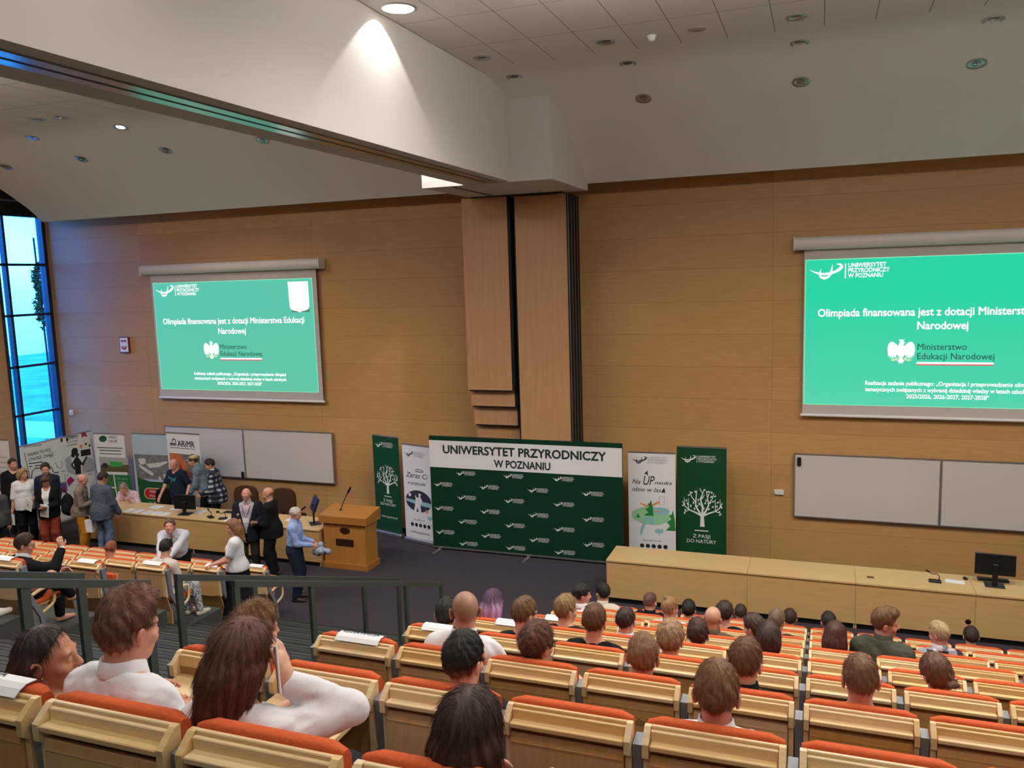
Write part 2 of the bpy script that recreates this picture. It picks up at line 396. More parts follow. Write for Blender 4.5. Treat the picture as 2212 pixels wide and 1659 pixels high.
    fo = fr.build('window_frame', plain('dark_blue_frame', rgb(38, 48, 76), .4, .2, .5), W1); struct(fo)
    hd = MB().box(-.14, .04, -.70, .69, 7.43, 9.0).build('window_header', plain('dark_header', rgb(22, 20, 22), .6), W1); struct(hd)
    gm, nt, pb, out = newmat('window_glass'); nt.nodes.remove(pb)
    tb = N(nt, 'ShaderNodeBsdfTransparent'); tb.inputs[0].default_value = (.80, .92, .98, 1); gb = N(nt, 'ShaderNodeBsdfGlossy'); gb.inputs['Roughness'].default_value = .02
    ms = N(nt, 'ShaderNodeMixShader'); fz = N(nt, 'ShaderNodeFresnel'); fz.inputs[0].default_value = 1.45
    nt.links.new(fz.outputs[0], ms.inputs[0]); nt.links.new(tb.outputs[0], ms.inputs[1]); nt.links.new(gb.outputs[0], ms.inputs[2]); nt.links.new(ms.outputs[0], out.inputs[0])
    struct(MB().box(-.075, -.065, -.68, .68, .14, 7.42).build('glass', gm, W1))
room()

def outside():
    gr = plain('lawn', rgb(96, 150, 70), .95, 0, .1, 0, 1, .3, .6)
    o = MB().box(-70, XL-.3, 6, 110, -.5, -.3).build('ground', gr); struct(o)
    pv = MB().box(-70, XL-.3, 24.0, 27.0, -.3, -.27).build('ground', plain('path_paving', rgb(214, 214, 210), .9)); struct(pv)
    leaf = plain('leaves', rgb(46, 92, 48), .8, 0, .2, 0, 1, .3, 3); bark = plain('bark', rgb(70, 58, 46), .9)
    def blob(mb, c, r, n, sc=(1, 1, 1), leafsize=.16):
        for i in range(n):
            u = rng.normal(size=3); u /= np.linalg.norm(u); p = np.array(c)+u*r*np.array(sc)*(rng.random()**.4)
            a = rng.normal(size=3); a /= np.linalg.norm(a); b2 = np.cross(a, u); b2 /= np.linalg.norm(b2)+1e-9
            s = leafsize*(.6+.8*rng.random())
            mb.add([p-a*s, p+b2*s*.5, p+a*s, p-b2*s*.5], [(0, 1, 2, 3)])
    specs = [((-19.9, 18.6, 0), 2.1, .75, 500, 'small round-topped tree just outside the tall window', 1.9),
             ((-23.6, 27, 0), 2.6, 1.5, 500, 'dense green bush at the edge of the lawn beyond the window', 1.4),
             ((-28.5, 40, 0), 5.6, 3.2, 900, 'broad tree far across the lawn beyond the window', 4.2),
             ((-24.6, 46, 0), 5.0, 2.8, 900, 'far tree to the right behind the broad one, beyond the window', 3.8)]
    for loc, h, r, n, lb, ch in specs:
        t = empty('tree', loc, 0, lb, 'tree', 'trees outside the window')
        MB().tube([(0, 0, -.3), (.03, 0, ch*.5), (0, .04, ch)], [.10*r+.03, .08*r+.02, .05*r+.02]).build('trunk', bark, t)
        c = MB(); blob(c, (0, 0, h), r, n, (1, 1, .8), .14*r+.06); c.build('foliage', leaf, t)
    # climber hanging down beside the window
    v = empty('climbing_plant', (-19.12, 16.08, 0), 0, 'dark leafy climber hanging along the right side of the tall window', 'plant')
    c = MB()
    for i in range(7): blob(c, (-.02-.03*(i % 2), .12-.05*(i % 3), 4.75+.23*i), .15+.012*(6-i), 90, (.8, .8, 1.2), .06)
    c.build('foliage', leaf, v); MB().tube([(0, .1, -.2), (0, .08, 3.5), (0, .02, 6.9)], .025).build('stem', bark, v)
outside()

# ------------------------------------------------------------------ ceiling fittings
def slope_z(y):
    pr = [(11.8, 8.57), (12.1, 8.57), (12.4, 8.545), (12.7, 8.48), (13.0, 8.385), (13.4, 8.235), (13.9, 8.03), (14.4, 7.76)]
    if y <= 11.8: return CEIL, 0.0
    for (a, za), (b, zb) in zip(pr, pr[1:]):
        if a <= y <= b:
            t = (y-a)/(b-a); return za+(zb-za)*t, math.atan2(zb-za, b-a)
    return 7.76, -.55
lamp_on = emit('lit_lamp', (1.0, .93, .84, 1), 26.0); lamp_off = plain('dark_lamp', rgb(128, 120, 108), .25, .4, .6)
def downlight_proto(on):
    t = empty('downlight', (0, 0, 0))
    MB().lathe([(.085, -.004), (.125, -.010), (.128, 0), (.085, .0)]).build('trim_ring', M['alu'], t)
    MB().lathe([(.088, -.006), (.080, .0), (.070, .001), (.062, -.002)], n=24).build('reflector', M['chrome'], t)
    if on: MB().lathe([(.0, -.008), (.07, -.008), (.078, -.004)]).build('lamp', lamp_on, t)
    else:
        MB().lathe([(.0, -.003), (.066, -.003)]).build('lamp', lamp_off, t)
        MB().box(-.05, .05, -.008, .008, -.012, -.003).cyl((-.03, 0, -.01), (.03, 0, -.01), .012, n=8).build('lamp_holder', M['chrome'], t)
    return t
def place_lamps():
    on, off = downlight_proto(True), downlight_proto(False)
    used = set()
    def put(src, x, y, lb, grp):
        if src.name not in used: used.add(src.name); o = src
        else: o = copy_tree(src)
        z, sl = slope_z(y); o.location = (x, y, z-.001); o.rotation_euler = (sl, 0, 0)
        tag(o, lb, 'ceiling light', grp); return o
    g = 'unlit downlights in the right half of the ceiling'
    col = ['next to the beam', 'second column from the beam', 'third column from the beam', 'column nearest the right edge']
    rowt = ['on the tiles', 'high on the slope', 'low on the slope']
    for (ci, ri, x, y) in ((0, 0, -4.5, 11.24), (0, 1, -4.44, 12.4), (1, 0, -2.72, 11.24), (1, 1, -2.68, 12.4), (1, 2, -2.65, 13.4),
                           (2, 0, -.32, 11.24), (2, 1, -.31, 12.4), (2, 2, -.31, 13.4), (3, 1, 2.0, 12.4), (3, 2, 1.98, 13.4)):
        put(off, x, y, 'unlit chrome downlight %s, %s' % (rowt[ri], col[ci]), g)
    g = 'downlights in the left half of the ceiling'
    put(on, -12.35, 12.5, 'bright lit downlight on the slope left of the beam', g)
    for x, y, lb in ((-12.7, 11.5, 'dim downlight behind the lit one, left ceiling'), (-13.2, 11.45, 'faint downlight, second behind the lit one'),
                     (-14.6, 12.5, 'unlit downlight to the left of the lit one'),
                     (-16.55, 13.45, 'unlit downlight at the photo left edge'), (-14.4, 13.45, 'unlit downlight low on the slope, second from the window'),
                     (-12.2, 13.45, 'unlit downlight low on the slope, third from the window'), (-9.9, 13.45, 'unlit downlight low on the slope, nearest the beam')):
        put(off, x, y, lb, g)
    e = empty('downlight', (-4.54, 8.83, CEIL), 0, 'large glaring lit downlight close beside the beam, top of photo', 'ceiling light')
    MB().lathe([(.183, .0), (.186, -.012), (.205, -.012), (.21, .0)], n=32).build('trim_ring', M['alu'], e)
    MB().lathe([(.185, .0), (.185, .20), (.0, .20)], n=32).build('reflector', M['white'], e)
    MB().lathe([(.0, .175), (.15, .175), (.16, .185)], n=28).build('lamp', emit('glaring_lamp', (1, .96, .9, 1), 9.0), e)
    lamp_light('lamp_beam', (-4.54, 8.83, CEIL+.165), 44, 97, (1, .97, .93), .012, .06)
    lamp_light('lamp_left', (-12.35, 12.5, 8.45), 90, 130, (1, .9, .78), .06, .5)
    lamp_light('lamp_pier', (-6.05, 12.55, 8.42), 130, 80, (1, .96, .9), .04, .3, (math.radians(12), 0, 0))
    def opal(x, y):        # unseen opal dome added beside the downlight to brighten the ceiling
        e = empty('added_opal_lamp', (x+.45, y, CEIL), 0, 'unseen opal dome over the seats, added to brighten the ceiling', 'ceiling light', 'added opal domes over the seats')
        MB().lathe([(.0, -.13), (.09, -.12), (.15, -.08), (.17, 0)]).build('dome', emit('added_opal_glass', (1, .95, .88, 1), 1.5), e)
        l = bpy.data.lights.new('fill_light_opal', 'POINT'); l.energy = LAMP_W*.62; l.color = (1, .95, .89); l.shadow_soft_size = .10
        o = bpy.data.objects.new('fill_light_opal', l); COL.objects.link(o); o.location = (x+.45, y, CEIL-.26)
    # unseen hall lamps over the audience; foremost right row added to brighten the front wall
    k = 0
    for x in (-4.47, -2.7, -.31, 2.0, 4.4):
        for y, pw in ((-1.2, .34), (1.6, .42), (4.3, .6), (7.0, 1.0), (9.1, 2.5)):
            if x == -4.47 and y > 5: continue
            put(on, x, y, 'unseen lit downlight over the right-hand seats, outside the picture', 'lit downlights above the right-hand seats')
            lamp_light('lamp_hall', (x, y, CEIL-.06), LAMP_W*pw*(.3 if x == -4.47 else .5 if x == -2.7 and y > 8 else 1.12), 156, blend=.7)
            if y > 8: opal(x, y-1.0)
    for x in (-7.6, -10.0, -12.4, -14.8, -17.0):
        for y, pw in ((1.6, .3), (5.2, .7), (8.6, 1.5)):
            put(on, x, y, 'lit downlight over the left-hand seats, outside the picture', 'lit downlights above the left-hand seats')
            lamp_light('lamp_hall', (x, y, CEIL-.06), LAMP_W*pw*(.3 if x == -4.47 else .5 if x == -2.7 and y > 8 else 1.12), 156, blend=.7)
            if y > 8: opal(x, y-1.0)
    d = empty('smoke_detector', (-2.11, 11.24, CEIL), 0, 'small white smoke detector between the unlit downlights on the tiles', 'smoke detector')
    MB().lathe([(.0, -.07), (.03, -.068), (.045, -.05), (.05, -.02), (.055, 0)]).build('head', M['white'], d)
    MB().lathe([(.05, -.012), (.065, -.01), (.065, 0)]).build('base', M['white'], d)
    s = MB().lathe([(.0, -.012), (.10, -.012), (.115, -.006), (.118, 0)]).build('ceiling_speaker', plain('speaker_grille', rgb(168, 154, 140), .8)); s.location = (-1.52, 11.2, CEIL)
    tag(s, 'flat round beige speaker plate on the ceiling tiles', 'speaker')
place_lamps()

# ------------------------------------------------------------------ folding wall parked in front of the wood wall
def partition():
    grp = 'panels of the folding wall'
    L = [(1.60+5.5-.06, 3.27, 15.10), (7.02, 2.93, 15.22), (7.02, 2.53, 15.34), (7.02, 2.15, 15.46)]
    lb = ['tall left leaf of the folding wall, highest lower edge', 'leaf behind the tall left one, second stepped lower edge',
          'third leaf of the left stack, third stepped lower edge', 'rearmost leaf of the left stack, lowest stepped edge']
    for i, (zt, zb, y) in enumerate(L):
        e = empty('partition_panel', (-6.10+.003*i, y, zb), 0, lb[i], 'partition panel', grp)
        h = zt-zb
        MB().box(-.47, .47, -.03, .05, .03, h).build('leaf', M['partition'], e)
        MB().box(.47, .53, -.028, .05, .03, h).build('edge_profile', M['black_gap'], e)
        MB().box(-.44, .44, -.015, .035, 0, .03).build('bottom_seal', M['black_gap'], e)
    lb = ['front leaf of the right partition stack, reaching the floor behind the press wall', 'second leaf of the right partition stack',
          'third leaf of the right partition stack', 'fourth leaf of the right partition stack, nearest the wall']
    for i in range(4):
        y = 15.14+.2*i
        e = empty('partition_panel', (-4.955, y, 0), 0, lb[i], 'partition panel', grp)
        MB().box(-.53, .50, -.03, .07, .03, 7.02).build('leaf', M['partition'], e)
        MB().box(.50, .53, -.045, .10, .03, 7.02).box(-.56, -.53, -.02, .06, .03, 7.02).build('edge_profile', M['black_gap'], e)
        MB().box(.525, .535, -.046, -.034, .03, 7.02).box(-.45, .45, -.01, .05, 0, .03).build('seal_strip', M['alu'], e)
partition()

# ------------------------------------------------------------------ railings in the aisle
def railings():
    def rail_z(y): return 5.022-.37*y
    specs = [(-5.53, 1.2, 4.79, (1.3, 3.0, 4.76), 'grey handrail of the upper left flight, farther from the camera'),
             (-4.95, 1.0, 4.89, (1.1, 3.82, 4.86), 'grey handrail of the upper flight, nearer the camera, post beside the white-shirted man'),
             (-5.53, 5.78, 9.98, (5.81, 6.86, 9.03, 9.95), 'longer far handrail of the lower flight, starting left of the girl in the skirt'),
             (-4.95, 5.86, 10.17, (5.89, 7.05, 9.1, 10.14), 'near handrail of the lower flight, ending by the shaved head')]
    for X, y0, y1, posts, lb in specs:
        e = empty('handrail', (X, (y0+y1)/2, plane((y0+y1)/2)), 0, lb, 'railing', 'aisle handrails')
        b = Vector(e.location)
        r = MB(); w = .022
        for (ya, yb, za, zb) in ((y0, y1, rail_z(y0), rail_z(y1)),):
            r.add([(X+sx*w-b.x, y-b.y, rail_z(y)-d-b.z) for y in (ya, yb) for sx in (-1, 1) for d in (0, .062)],
                  [(0, 1, 3, 2), (4, 6, 7, 5), (0, 4, 5, 1), (2, 3, 7, 6), (0, 2, 6, 4), (1, 5, 7, 3)])
        r.build('top_rail', M['rail'], e)
        for py in posts:
            q = MB().box(X-.018-b.x, X+.018-b.x, py-.035-b.y, py+.035-b.y, plane(py)-.25-b.z, rail_z(py)-.05-b.z)
            q.box(X-.05-b.x, X+.05-b.x, py-.06-b.y, py+.06-b.y, plane(py)-.26-b.z, plane(py)-.0-b.z) if False else None
            q.build('post', M['rail'], e)
railings()

# ------------------------------------------------------------------ lecture seats
SEAT_W = .552
def seat_proto(tablet='folded', pan='up', armrest=False, left_support=False):
    t = empty('lecture_seat')
    b = MB()
    poly = [(.0, .893), (-.022, .893), (-.078, .848), (-.078, .795), (-.052, .775), (-.052, .44), (0, .44)]
    for sx in (-1, 1): MB().prism(poly, 'x', sx*.252-.0125, sx*.252+.0125).build('side_cheek', M['seat_solid'], t)
    MB().box(-.2395, .2395, -.016, .0, .800, .894, 0, .003).box(-.2395, .2395, -.034, -.0165, .800, .882, 0, .003).build('top_rail', M['seat_solid'], t)
    lo = MB()
    lo.add([(x, y, z) for x in (-.2395, .2395) for y, z in ((-.028, .80), (-.028, .44), (.03, .30), (.045, .30), (-.01, .44), (-.01, .80))],
           [(0, 6, 7, 1), (1, 7, 8, 2), (2, 8, 9, 3), (3, 9, 10, 4), (4, 10, 11, 5), (5, 11, 6, 0), (0, 1, 2, 3, 4, 5), (6, 7, 8, 9, 10, 11)])
    lo.box(-.25, .25, .035, .05, .06, .31)
    lo.build('back_shell', M['seat_wood'], t)
    MB().box(-.238, .238, -.0365, -.0345, .775, .828).build('pencil_groove_shade', M['groove_shade'], t)  # thin strip with the shade of the recess put into its colour
    w = .236
    if tablet == 'folded':
        tb = MB().box(-w, w, -.078, -.030, .826, .846, 0, .003)                   # ledge formed by the folded desk's hinge rail
        tb.build('pencil_ledge', M['seat_solid'], t)
        n = 12; tab = MB(); y0, y1 = -.066, -.046
        bot = [(-w+2*w*i/n, .44+.022*math.cos(math.pi*(i/n-.5))*-1+.02) for i in range(n+1)]
        poly = [(w, .797), (-w, .797)]+bot
        tab.prism(poly, 'y', y0, y1)
        tab.box(-w, w, -.069, -.046, .762, .767)
        tab.build('writing_tablet', M['seat_wood'], t)
    else:
        tab = MB(); poly = [(-w, -.036), (w, -.036), (w, -.395), (w-.03, -.425), (-w+.03, -.425), (-w, -.395)]
        tab.prism(poly, 'z', .772, .792); tab.build('writing_tablet', M['tablet'], t)
        sc = MB()
        for x in (-.12, .13): sc.cyl((x, -.031, .84), (x, -.028, .84), .006, n=8)
        sc.build('screw', M['bronze'], t)
    # upholstery: rounded pad on the front of the back, folded over the top edge
    pad = MB(); prof = [(.0, .50), (.0, .890), (.004, .900), (.014, .907), (.05, .902), (.068, .885), (.078, .70), (.075, .52), (.06, .49)]
    nx = 10; vs = []; xs = [-.259+.518*i/nx for i in range(nx+1)]
    def pinch(i): return 1.0 if 0 < i < nx else .0
    for i, x in enumerate(xs):
        for (y, z) in prof:
            zz = z; 
            if i in (0, nx): y = .02+(y-.02)*.6; zz = z-.012 if z > .85 else z
            vs.append((x, y, zz))
    m = len(prof)
    pad.add(vs, [(i*m+j, i*m+(j+1) % m, (i+1)*m+(j+1) % m, (i+1)*m+j) for i in range(nx) for j in range(m)], 0, True)
    pad.add(vs[:m], [list(range(m))]); pad.add(vs[-m:], [list(range(m))])
    pad.build('back_cushion', M['orange'], t)
    if pan == 'down':
        MB().box(-.245, .245, .07, .48, .40, .46, 0, .02).build('seat_cushion', M['orange'], t)
        MB().box(-.235, .235, .07, .47, .382, .40).build('seat_board', M['seat_wood'], t)
    else:
        s = MB().box(-.245, .245, 0, .40, 0, .06, 0, .02); s.xform(Matrix.Translation((0, .15, .38)) @ Matrix.Rotation(math.radians(76), 4, 'X')); s.build('seat_cushion', M['orange'], t)
        s = MB().box(-.235, .235, 0, .39, -.018, 0); s.xform(Matrix.Translation((0, .15, .38)) @ Matrix.Rotation(math.radians(76), 4, 'X')); s.build('seat_board', M['seat_wood'], t)
    sup = [(-.052, .83), (.02, .84), (.035, .50), (.17, .30), (.19, .01), (.145, .01), (.125, .27), (-.02, .47)]
    foot = MB()
    def supp(x):
        return MB().prism(sup, 'x', x-.0175, x+.0175).box(x-.0175, x+.0175, .10, .24, 0, .012)
    supp(.2765).build('side_support', M['steel'], t)
    if left_support: supp(-.2765).build('side_support', M['steel'], t)
    if armrest:
        for sx in ((-1,) if left_support else (1,)):
            x = sx*.276
            pts = [(x, .05, .56), (x, .16, .585), (x, .27, .60), (x, .32, .592), (x, .345, .56), (x, .345, .45), (x, .335, .39), (x, .30, .355), (x, .17, .31)]
            MB().tube(pts, .019, 8, sx=1.0, sy=1.15).build('armrest', M['seat_solid'], t)
    # the back stands 1 m above the row floor
    for ch in t.children:
        nm = ch.name.split('.')[0]
        if nm not in ('side_support', 'armrest'):
            for v in ch.data.vertices: v.co.x *= .958
        if nm in ('seat_cushion', 'seat_board', 'armrest'): continue
        for v in ch.data.vertices:
            z = v.co.z; v.co.z = z+.09 if z > .40 else z+.09*max(0.0, (z-.29)/.11)
    return t
ORD = ['first', 'second', 'third', 'fourth', 'fifth', 'sixth', 'seventh', 'eighth', 'ninth', 'tenth', 'eleventh', 'twelfth', 'thirteenth']
SEATS = {}
def place_seats():
    protos = {}
    def get(key):
        if key not in protos: protos[key] = seat_proto(*key); return protos[key]
        return copy_tree(protos[key])
    # right block: columns counted from the aisle, edges at -2.823+.552*c
    last = [4, 8, 8, 8, 9, 9, 9, 9, 9]; last = [4, 7, 7, 8, 9, 9, 10, 10, 10]
    occ = {(0, 0), (0, 1), (0, 2), (0, 3), (0, 4)}
    for n in range(0, 9):
        y = row_y(n); z = plane(y)
        for c in range(last[n]+1):
            if n == 0 and c > 4: continue
            openit = n == 1 and c in (0, 1)
            end = c == 0
            o = get(('open' if openit else 'folded', 'down' if (n, c) in OCC_R else 'up', end, end))
            o.location = (-2.823+SEAT_W*(c+.5), y, z); o.rotation_euler = (0, 0, 0)
            rn = 'nearest row' if n == 0 else 'front row' if n == 8 else ORD[n]+' row from the camera'
            st = 'lecture seat, desk unfolded' if openit else 'orange-topped wooden lecture seat'
            tag(o, '%s, right block, %s, %s from the aisle' % (st, rn, ORD[c]), 'seat', 'lecture seats of the right block')
            SEATS[('R', n, c)] = o
    cnt = [2, 4, 6, 9, 11]
    for k in range(5):
        y = lrow_y(k); z = plane(y)
        for c in range(cnt[k]):
            end = c == 0
            o = get(('folded', 'down' if (k, c) in OCC_L else 'up', end, False))
            o.location = (-8.44-SEAT_W*(c+.5), y, z)
            rn = 'nearest row' if k == 0 else 'front row' if k == 4 else ORD[k]+' row from the camera'
            tag(o, 'orange-topped wooden lecture seat, left block, %s, %s from the aisle' % (rn, ORD[c]), 'seat', 'lecture seats of the left block')
            SEATS[('L', k, c)] = o
OCC_R = {(0, 0), (0, 1), (0, 2), (0, 3), (1, 0), (1, 2), (1, 4), (2, 1), (2, 2), (2, 3), (2, 4), (2, 5), (3, 0), (3, 1), (3, 2), (3, 3), (3, 6), (4, 0), (4, 1), (4, 2), (4, 3), (4, 4), (5, 3), (5, 4), (5, 5), (5, 6),
         (6, 0), (6, 2), (6, 3), (6, 4), (6, 7), (7, 0), (7, 1), (7, 2), (7, 5), (8, 3), (8, 4), (8, 8)}
OCC_L = {(0, 0), (2, 0), (2, 2)}
place_seats()
def graffiti():
    for n, c, dx, z, txt, h, wd in ((2, 3, .05, .765, 'Pular"', .045, .10), (2, 4, -.02, .70, 'VULGA"', .06, .15)):
        st = SEATS[('R', n, c)]; t = text_mb(txt, h, wd, -.01, 'CENTER', 1, .3); t.xform(Matrix.Translation((dx, -.0672, z))); t.build('graffiti', M['ink'], st)
graffiti()

# ------------------------------------------------------------------ desks, lectern, chairs
def desks():
    d = empty('presenter_desk', (-12.18, 13.27, 0), 0, 'long pale wooden presenter desk left of the lectern, covered with papers', 'desk')
    MB().box(-3.15, 3.13, -.02, .76, .72, .75, 0, .003).build('worktop', M['desk_top'], d)
    MB().box(-3.13, 3.11, 0, .022, .09, .72).build('front_panel', M['desk'], d)
    MB().box(-3.13, -3.105, .022, .70, .0, .72).box(3.085, 3.11, .022, .70, .0, .72).box(-.0125, .0125, .022, .70, 0, .72).build('side_panel', M['desk'], d)
    MB().box(-3.1, 3.08, .03, .05, 0, .10).build('plinth', M['black'], d)
    xs = [-3.30, -1.01, .585, 2.2, 3.8]
    lb = ['left unit of the long front desk, nearest the press wall', 'middle unit of the long front desk with a socket on top',
          'front desk unit carrying the black monitor', 'front desk unit beyond the right edge of the photo']
    for i in range(4):
        x0, x1 = xs[i]+.002, xs[i+1]-.002; xm = (x0+x1)/2
        d = empty('presenter_desk', (xm, 13.1, 0), 0, 'pale wooden '+lb[i], 'desk', 'units of the right front desk'); h = (x1-x0)/2
        MB().box(-h, h, -.02, .74, .72, .75, 0, .002).build('worktop', M['desk_top'], d)
        MB().box(-h, h, 0, .022, .09, .72).build('front_panel', M['desk'], d)
        MB().box(-h, -h+.022, .022, .70, 0, .72).box(h-.022, h, .022, .70, 0, .72).build('side_panel', M['desk'], d)
        MB().box(-h+.02, h-.02, .03, .05, 0, .10).build('plinth', M['black'], d)
        if i == 2: MB().lathe([(0, -.002), (.035, -.002), (.04, 0)], (.72, 0, .30), 16, 0, 'y').build('cable_grommet', M['black'], d)
    L = empty('lectern', (-8.52, 13.28, 0), 0, 'brown wooden lectern with an oval emblem and a plate', 'lectern')
    MB().prism([(-.50, 0), (.49, 0), (.49, .50), (-.50, .50)], 'z', 0, .11).build('plinth', M['lectern_d'], L)
    MB().prism([(-.46, .03), (.46, .03), (.46, .47), (-.46, .47)], 'z', .11, .93).build('body', M['lectern'], L)
    MB().prism([(-.03, .91), (.53, .91), (.53, 1.14), (-.03, 1.05)], 'x', -.52, .53).build('top_box', M['lectern_d'], L)
    o = MB(); 
    o.add([(.02+.115*math.cos(a), .026, .77+.075*math.sin(a)) for a in [2*math.pi*i/28 for i in range(28)]]+[(.02+.10*math.cos(a), .018, .77+.062*math.sin(a)) for a in [2*math.pi*i/28 for i in range(28)]],
          [(i, (i+1) % 28, 28+(i+1) % 28, 28+i) for i in range(28)]+[list(range(28, 56))]); o.build('oval_emblem', M['bronze'], L)
    MB().box(-.19, .20, .018, .03, .46, .60, 0, .004).build('name_plate', M['bronze'], L)
    mc = empty('gooseneck_microphone', (-8.72, 13.55, 1.085), 0, 'black gooseneck microphone rising from the lectern', 'microphone')
    MB().lathe([(0, .02), (.03, .02), (.045, 0)]).build('base', M['black'], mc)
    MB().tube([(0, 0, .01), (.05, 0, .13), (.13, .0, .28), (.19, 0, .38)], .009).build('gooseneck', M['black'], mc)
    MB().cyl((.185, 0, .37), (.25, 0, .48), .022, .018).build('capsule', M['black'], mc)
    # brown chairs behind the desk
    for x, y, lb in ((-11.75, 14.75, 'brown upholstered chair behind the desk, partly hidden by the man with the microphone'), (-10.78, 14.75, 'brown upholstered chair behind the desk, nearer the lectern'),
                     (-13.95, 14.75, 'dark chair beside the man in the pink shirt')):
        c = empty('office_chair', (x, y, 0), math.pi+.1, lb, 'chair', 'chairs behind the presenter desk')
        n = 20; bk = MB()
        ring = [(.29*math.copysign(abs(math.cos(a))**.6, math.cos(a)), .30*math.copysign(abs(math.sin(a))**.6, math.sin(a))) for a in [2*math.pi*i/n for i in range(n)]]
        bk.prism([(p, .86+q) for p, q in ring], 'y', .20, .27); bk.build('backrest', M['black'] if 'dark' in lb else M['brown_fabric'], c); c.scale = (1, 1, .84 if 'dark' in lb else 1)
        MB().box(-.27, .27, -.25, .25, .42, .50, 0, .03).build('seat', M['brown_fabric'], c)
        MB().box(-.03, .03, .24, .29, .40, .65).cyl((0, 0, .08), (0, 0, .42), .03).build('column', M['black'], c)
        f = MB()
        for i in range(5):
            a = 2*math.pi*i/5; f.tube([(0, 0, .10), (.28*math.cos(a), .28*math.sin(a), .06), (.28*math.cos(a), .28*math.sin(a), .0)], .022)
        f.build('base', M['black'], c)
        for sx in (-1, 1): MB().tube([(sx*.30, .2, .46), (sx*.31, .18, .64), (sx*.31, -.12, .66)], .022).build('armrest', M['black'], c)
desks()

def monitor(loc, rz, tilt, w, h, stand, lb, back=True):
    m = empty('monitor', loc, rz, lb, 'monitor')
    sc = MB().box(-w/2, w/2, -.02, .02, -h/2, h/2, 0, .006); T = Matrix.Translation((0, 0, stand+h/2)) @ Matrix.Rotation(tilt, 4, 'X'); sc.xform(T); sc.build('housing', M['black'], m)
    p = MB().box(-w/2+.015, w/2-.015, .02, .022, -h/2+.02, h/2-.015); p.xform(T); p.build('screen', plain('monitor_glass', rgb(28, 34, 38), .15, 0, .6), m)
    MB().box(-.035, .035, -.05, -.02, .01, stand+h*.5).build('stand_neck', M['black'], m)
    MB().box(-.13, .13, -.12, .10, 0, .014, 0, .005).build('stand_foot', M['black'], m)
    lg = MB().poly2([(-.03, 0), (.03, 0), (.03, .008), (-.03, .008)], -.0215, 0); lg.xform(T); lg.build('badge', M['grey_ink'], m)
    return m
def desk_things():
    Z = .751
    monitor((-11.62-.88, 13.50, Z), math.radians(8), 0, .50, .31, .11, 'black monitor on the left desk seen from behind')
    monitor((2.50, 13.50, Z), math.radians(-3), 0, .53, .32, .16, 'black monitor on the right front desk seen from behind')
    monitor((-9.36, 13.62, Z), math.radians(-48), math.radians(-22), .46, .29, .26, 'black tilting monitor on a stand beside the lectern')
    def keyboard(x, y, rz, lb, w=.42):
        k = empty('keyboard', (x, y, Z), rz, lb, 'keyboard'); MB().box(-w/2, w/2, -.06, .06, 0, .02, 0, .005).build('body', M['black'], k)
        q = MB()
        for i in range(14):
            for j in range(4): q.box(-w/2+.012+i*(w-.02)/14, -w/2+.012+i*(w-.02)/14+.022, -.05+j*.026, -.05+j*.026+.02, .02, .025)
        q.build('keys', plain('key_plastic', rgb(40, 40, 42), .5), k)
    keyboard(-11.55, 13.85, .06, 'black keyboard on the left desk beside the monitor'); keyboard(2.52, 13.72, -.03, 'black keyboard behind the monitor on the right desk')
    def mouse(x, y, rz, lb):
        n = 14; m = MB().lathe([(0.0, .035), (.018, .033), (.032, .022), (.036, .008), (.034, 0)], n=n); m.xform(Matrix.Diagonal((.85, 1.4, 1, 1)))
        o = m.build('computer_mouse', M['black']); o.location = (x, y, Z); o.rotation_euler = (0, 0, rz); tag(o, lb, 'computer mouse')
    mouse(2.14, 13.66, .3, 'black mouse left of the monitor on the right desk'); mouse(-11.9, 13.78, .2, 'black mouse on the left desk')
    def mic(x, y, rz, lb):
        m = empty('desk_microphone', (x, y, Z), rz, lb, 'microphone', 'low conference microphones')
        MB().box(-.085, .085, -.05, .05, 0, .03, 0, .008).build('base', M['black'], m)
        MB().tube([(.05, .0, .03), (.06, .0, .09), (.03, .0, .13), (-.04, .0, .12), (-.09, 0, .15)], .007).build('gooseneck', M['black'], m)
        MB().cyl((-.08, 0, .145), (-.125, 0, .17), .014).build('capsule', M['black'], m)
    mic(1.70, 13.42, -.1, 'small black gooseneck conference microphone on the right desk')
    mic(-11.78, 13.42, -.5, 'black gooseneck conference microphone on the left desk, right of the monitor')
    mic(-11.45, 13.40, .4, 'second black conference microphone on the left desk, farther right')
    o = MB().box(-.05, .05, -.02, .02, 0, .012, 0, .003).build('desk_socket', M['bronze']); o.location = (.80, 13.36, Z); tag(o, 'small brown socket cover on the right desk top', 'socket')
    o = MB().box(-.13, .13, -.07, .07, 0, .006).build('paper_stack', M['paper']); o.location = (1.98, 13.50, Z); o.rotation_euler = (0, 0, -.1); tag(o, 'white paper on the right desk beside the microphone', 'paper')
    g = 'papers laid out on the left desk'
    ps = [(-13.95, 13.40, 'front, first from the left end'), (-13.70, 13.40, 'front, second from the left end'), (-13.42, 13.38, 'front, third from the left end'), (-13.18, 13.38, 'front, fourth from the left end'),
          (-12.95, 13.37, 'front, just left of the monitor'), (-13.55, 13.78, 'back row, in front of the pink shirt'), (-13.0, 13.80, 'back row, left of the monitor'), (-12.30, 13.72, 'right behind the monitor'),
          (-11.28, 13.38, 'front, first right of the microphones'), (-11.05, 13.38, 'front, second right of the microphones'), (-10.80, 13.38, 'front, third right of the microphones'), (-10.56, 13.38, 'front, fourth right of the microphones'), (-10.36, 13.40, 'front, behind the man with the microphone'),
          (-11.10, 13.78, 'back row, thick stack right of the keyboard'), (-10.62, 13.80, 'back row, beside the man with the microphone'), (-9.98, 13.74, 'back row, between the two standing men')]
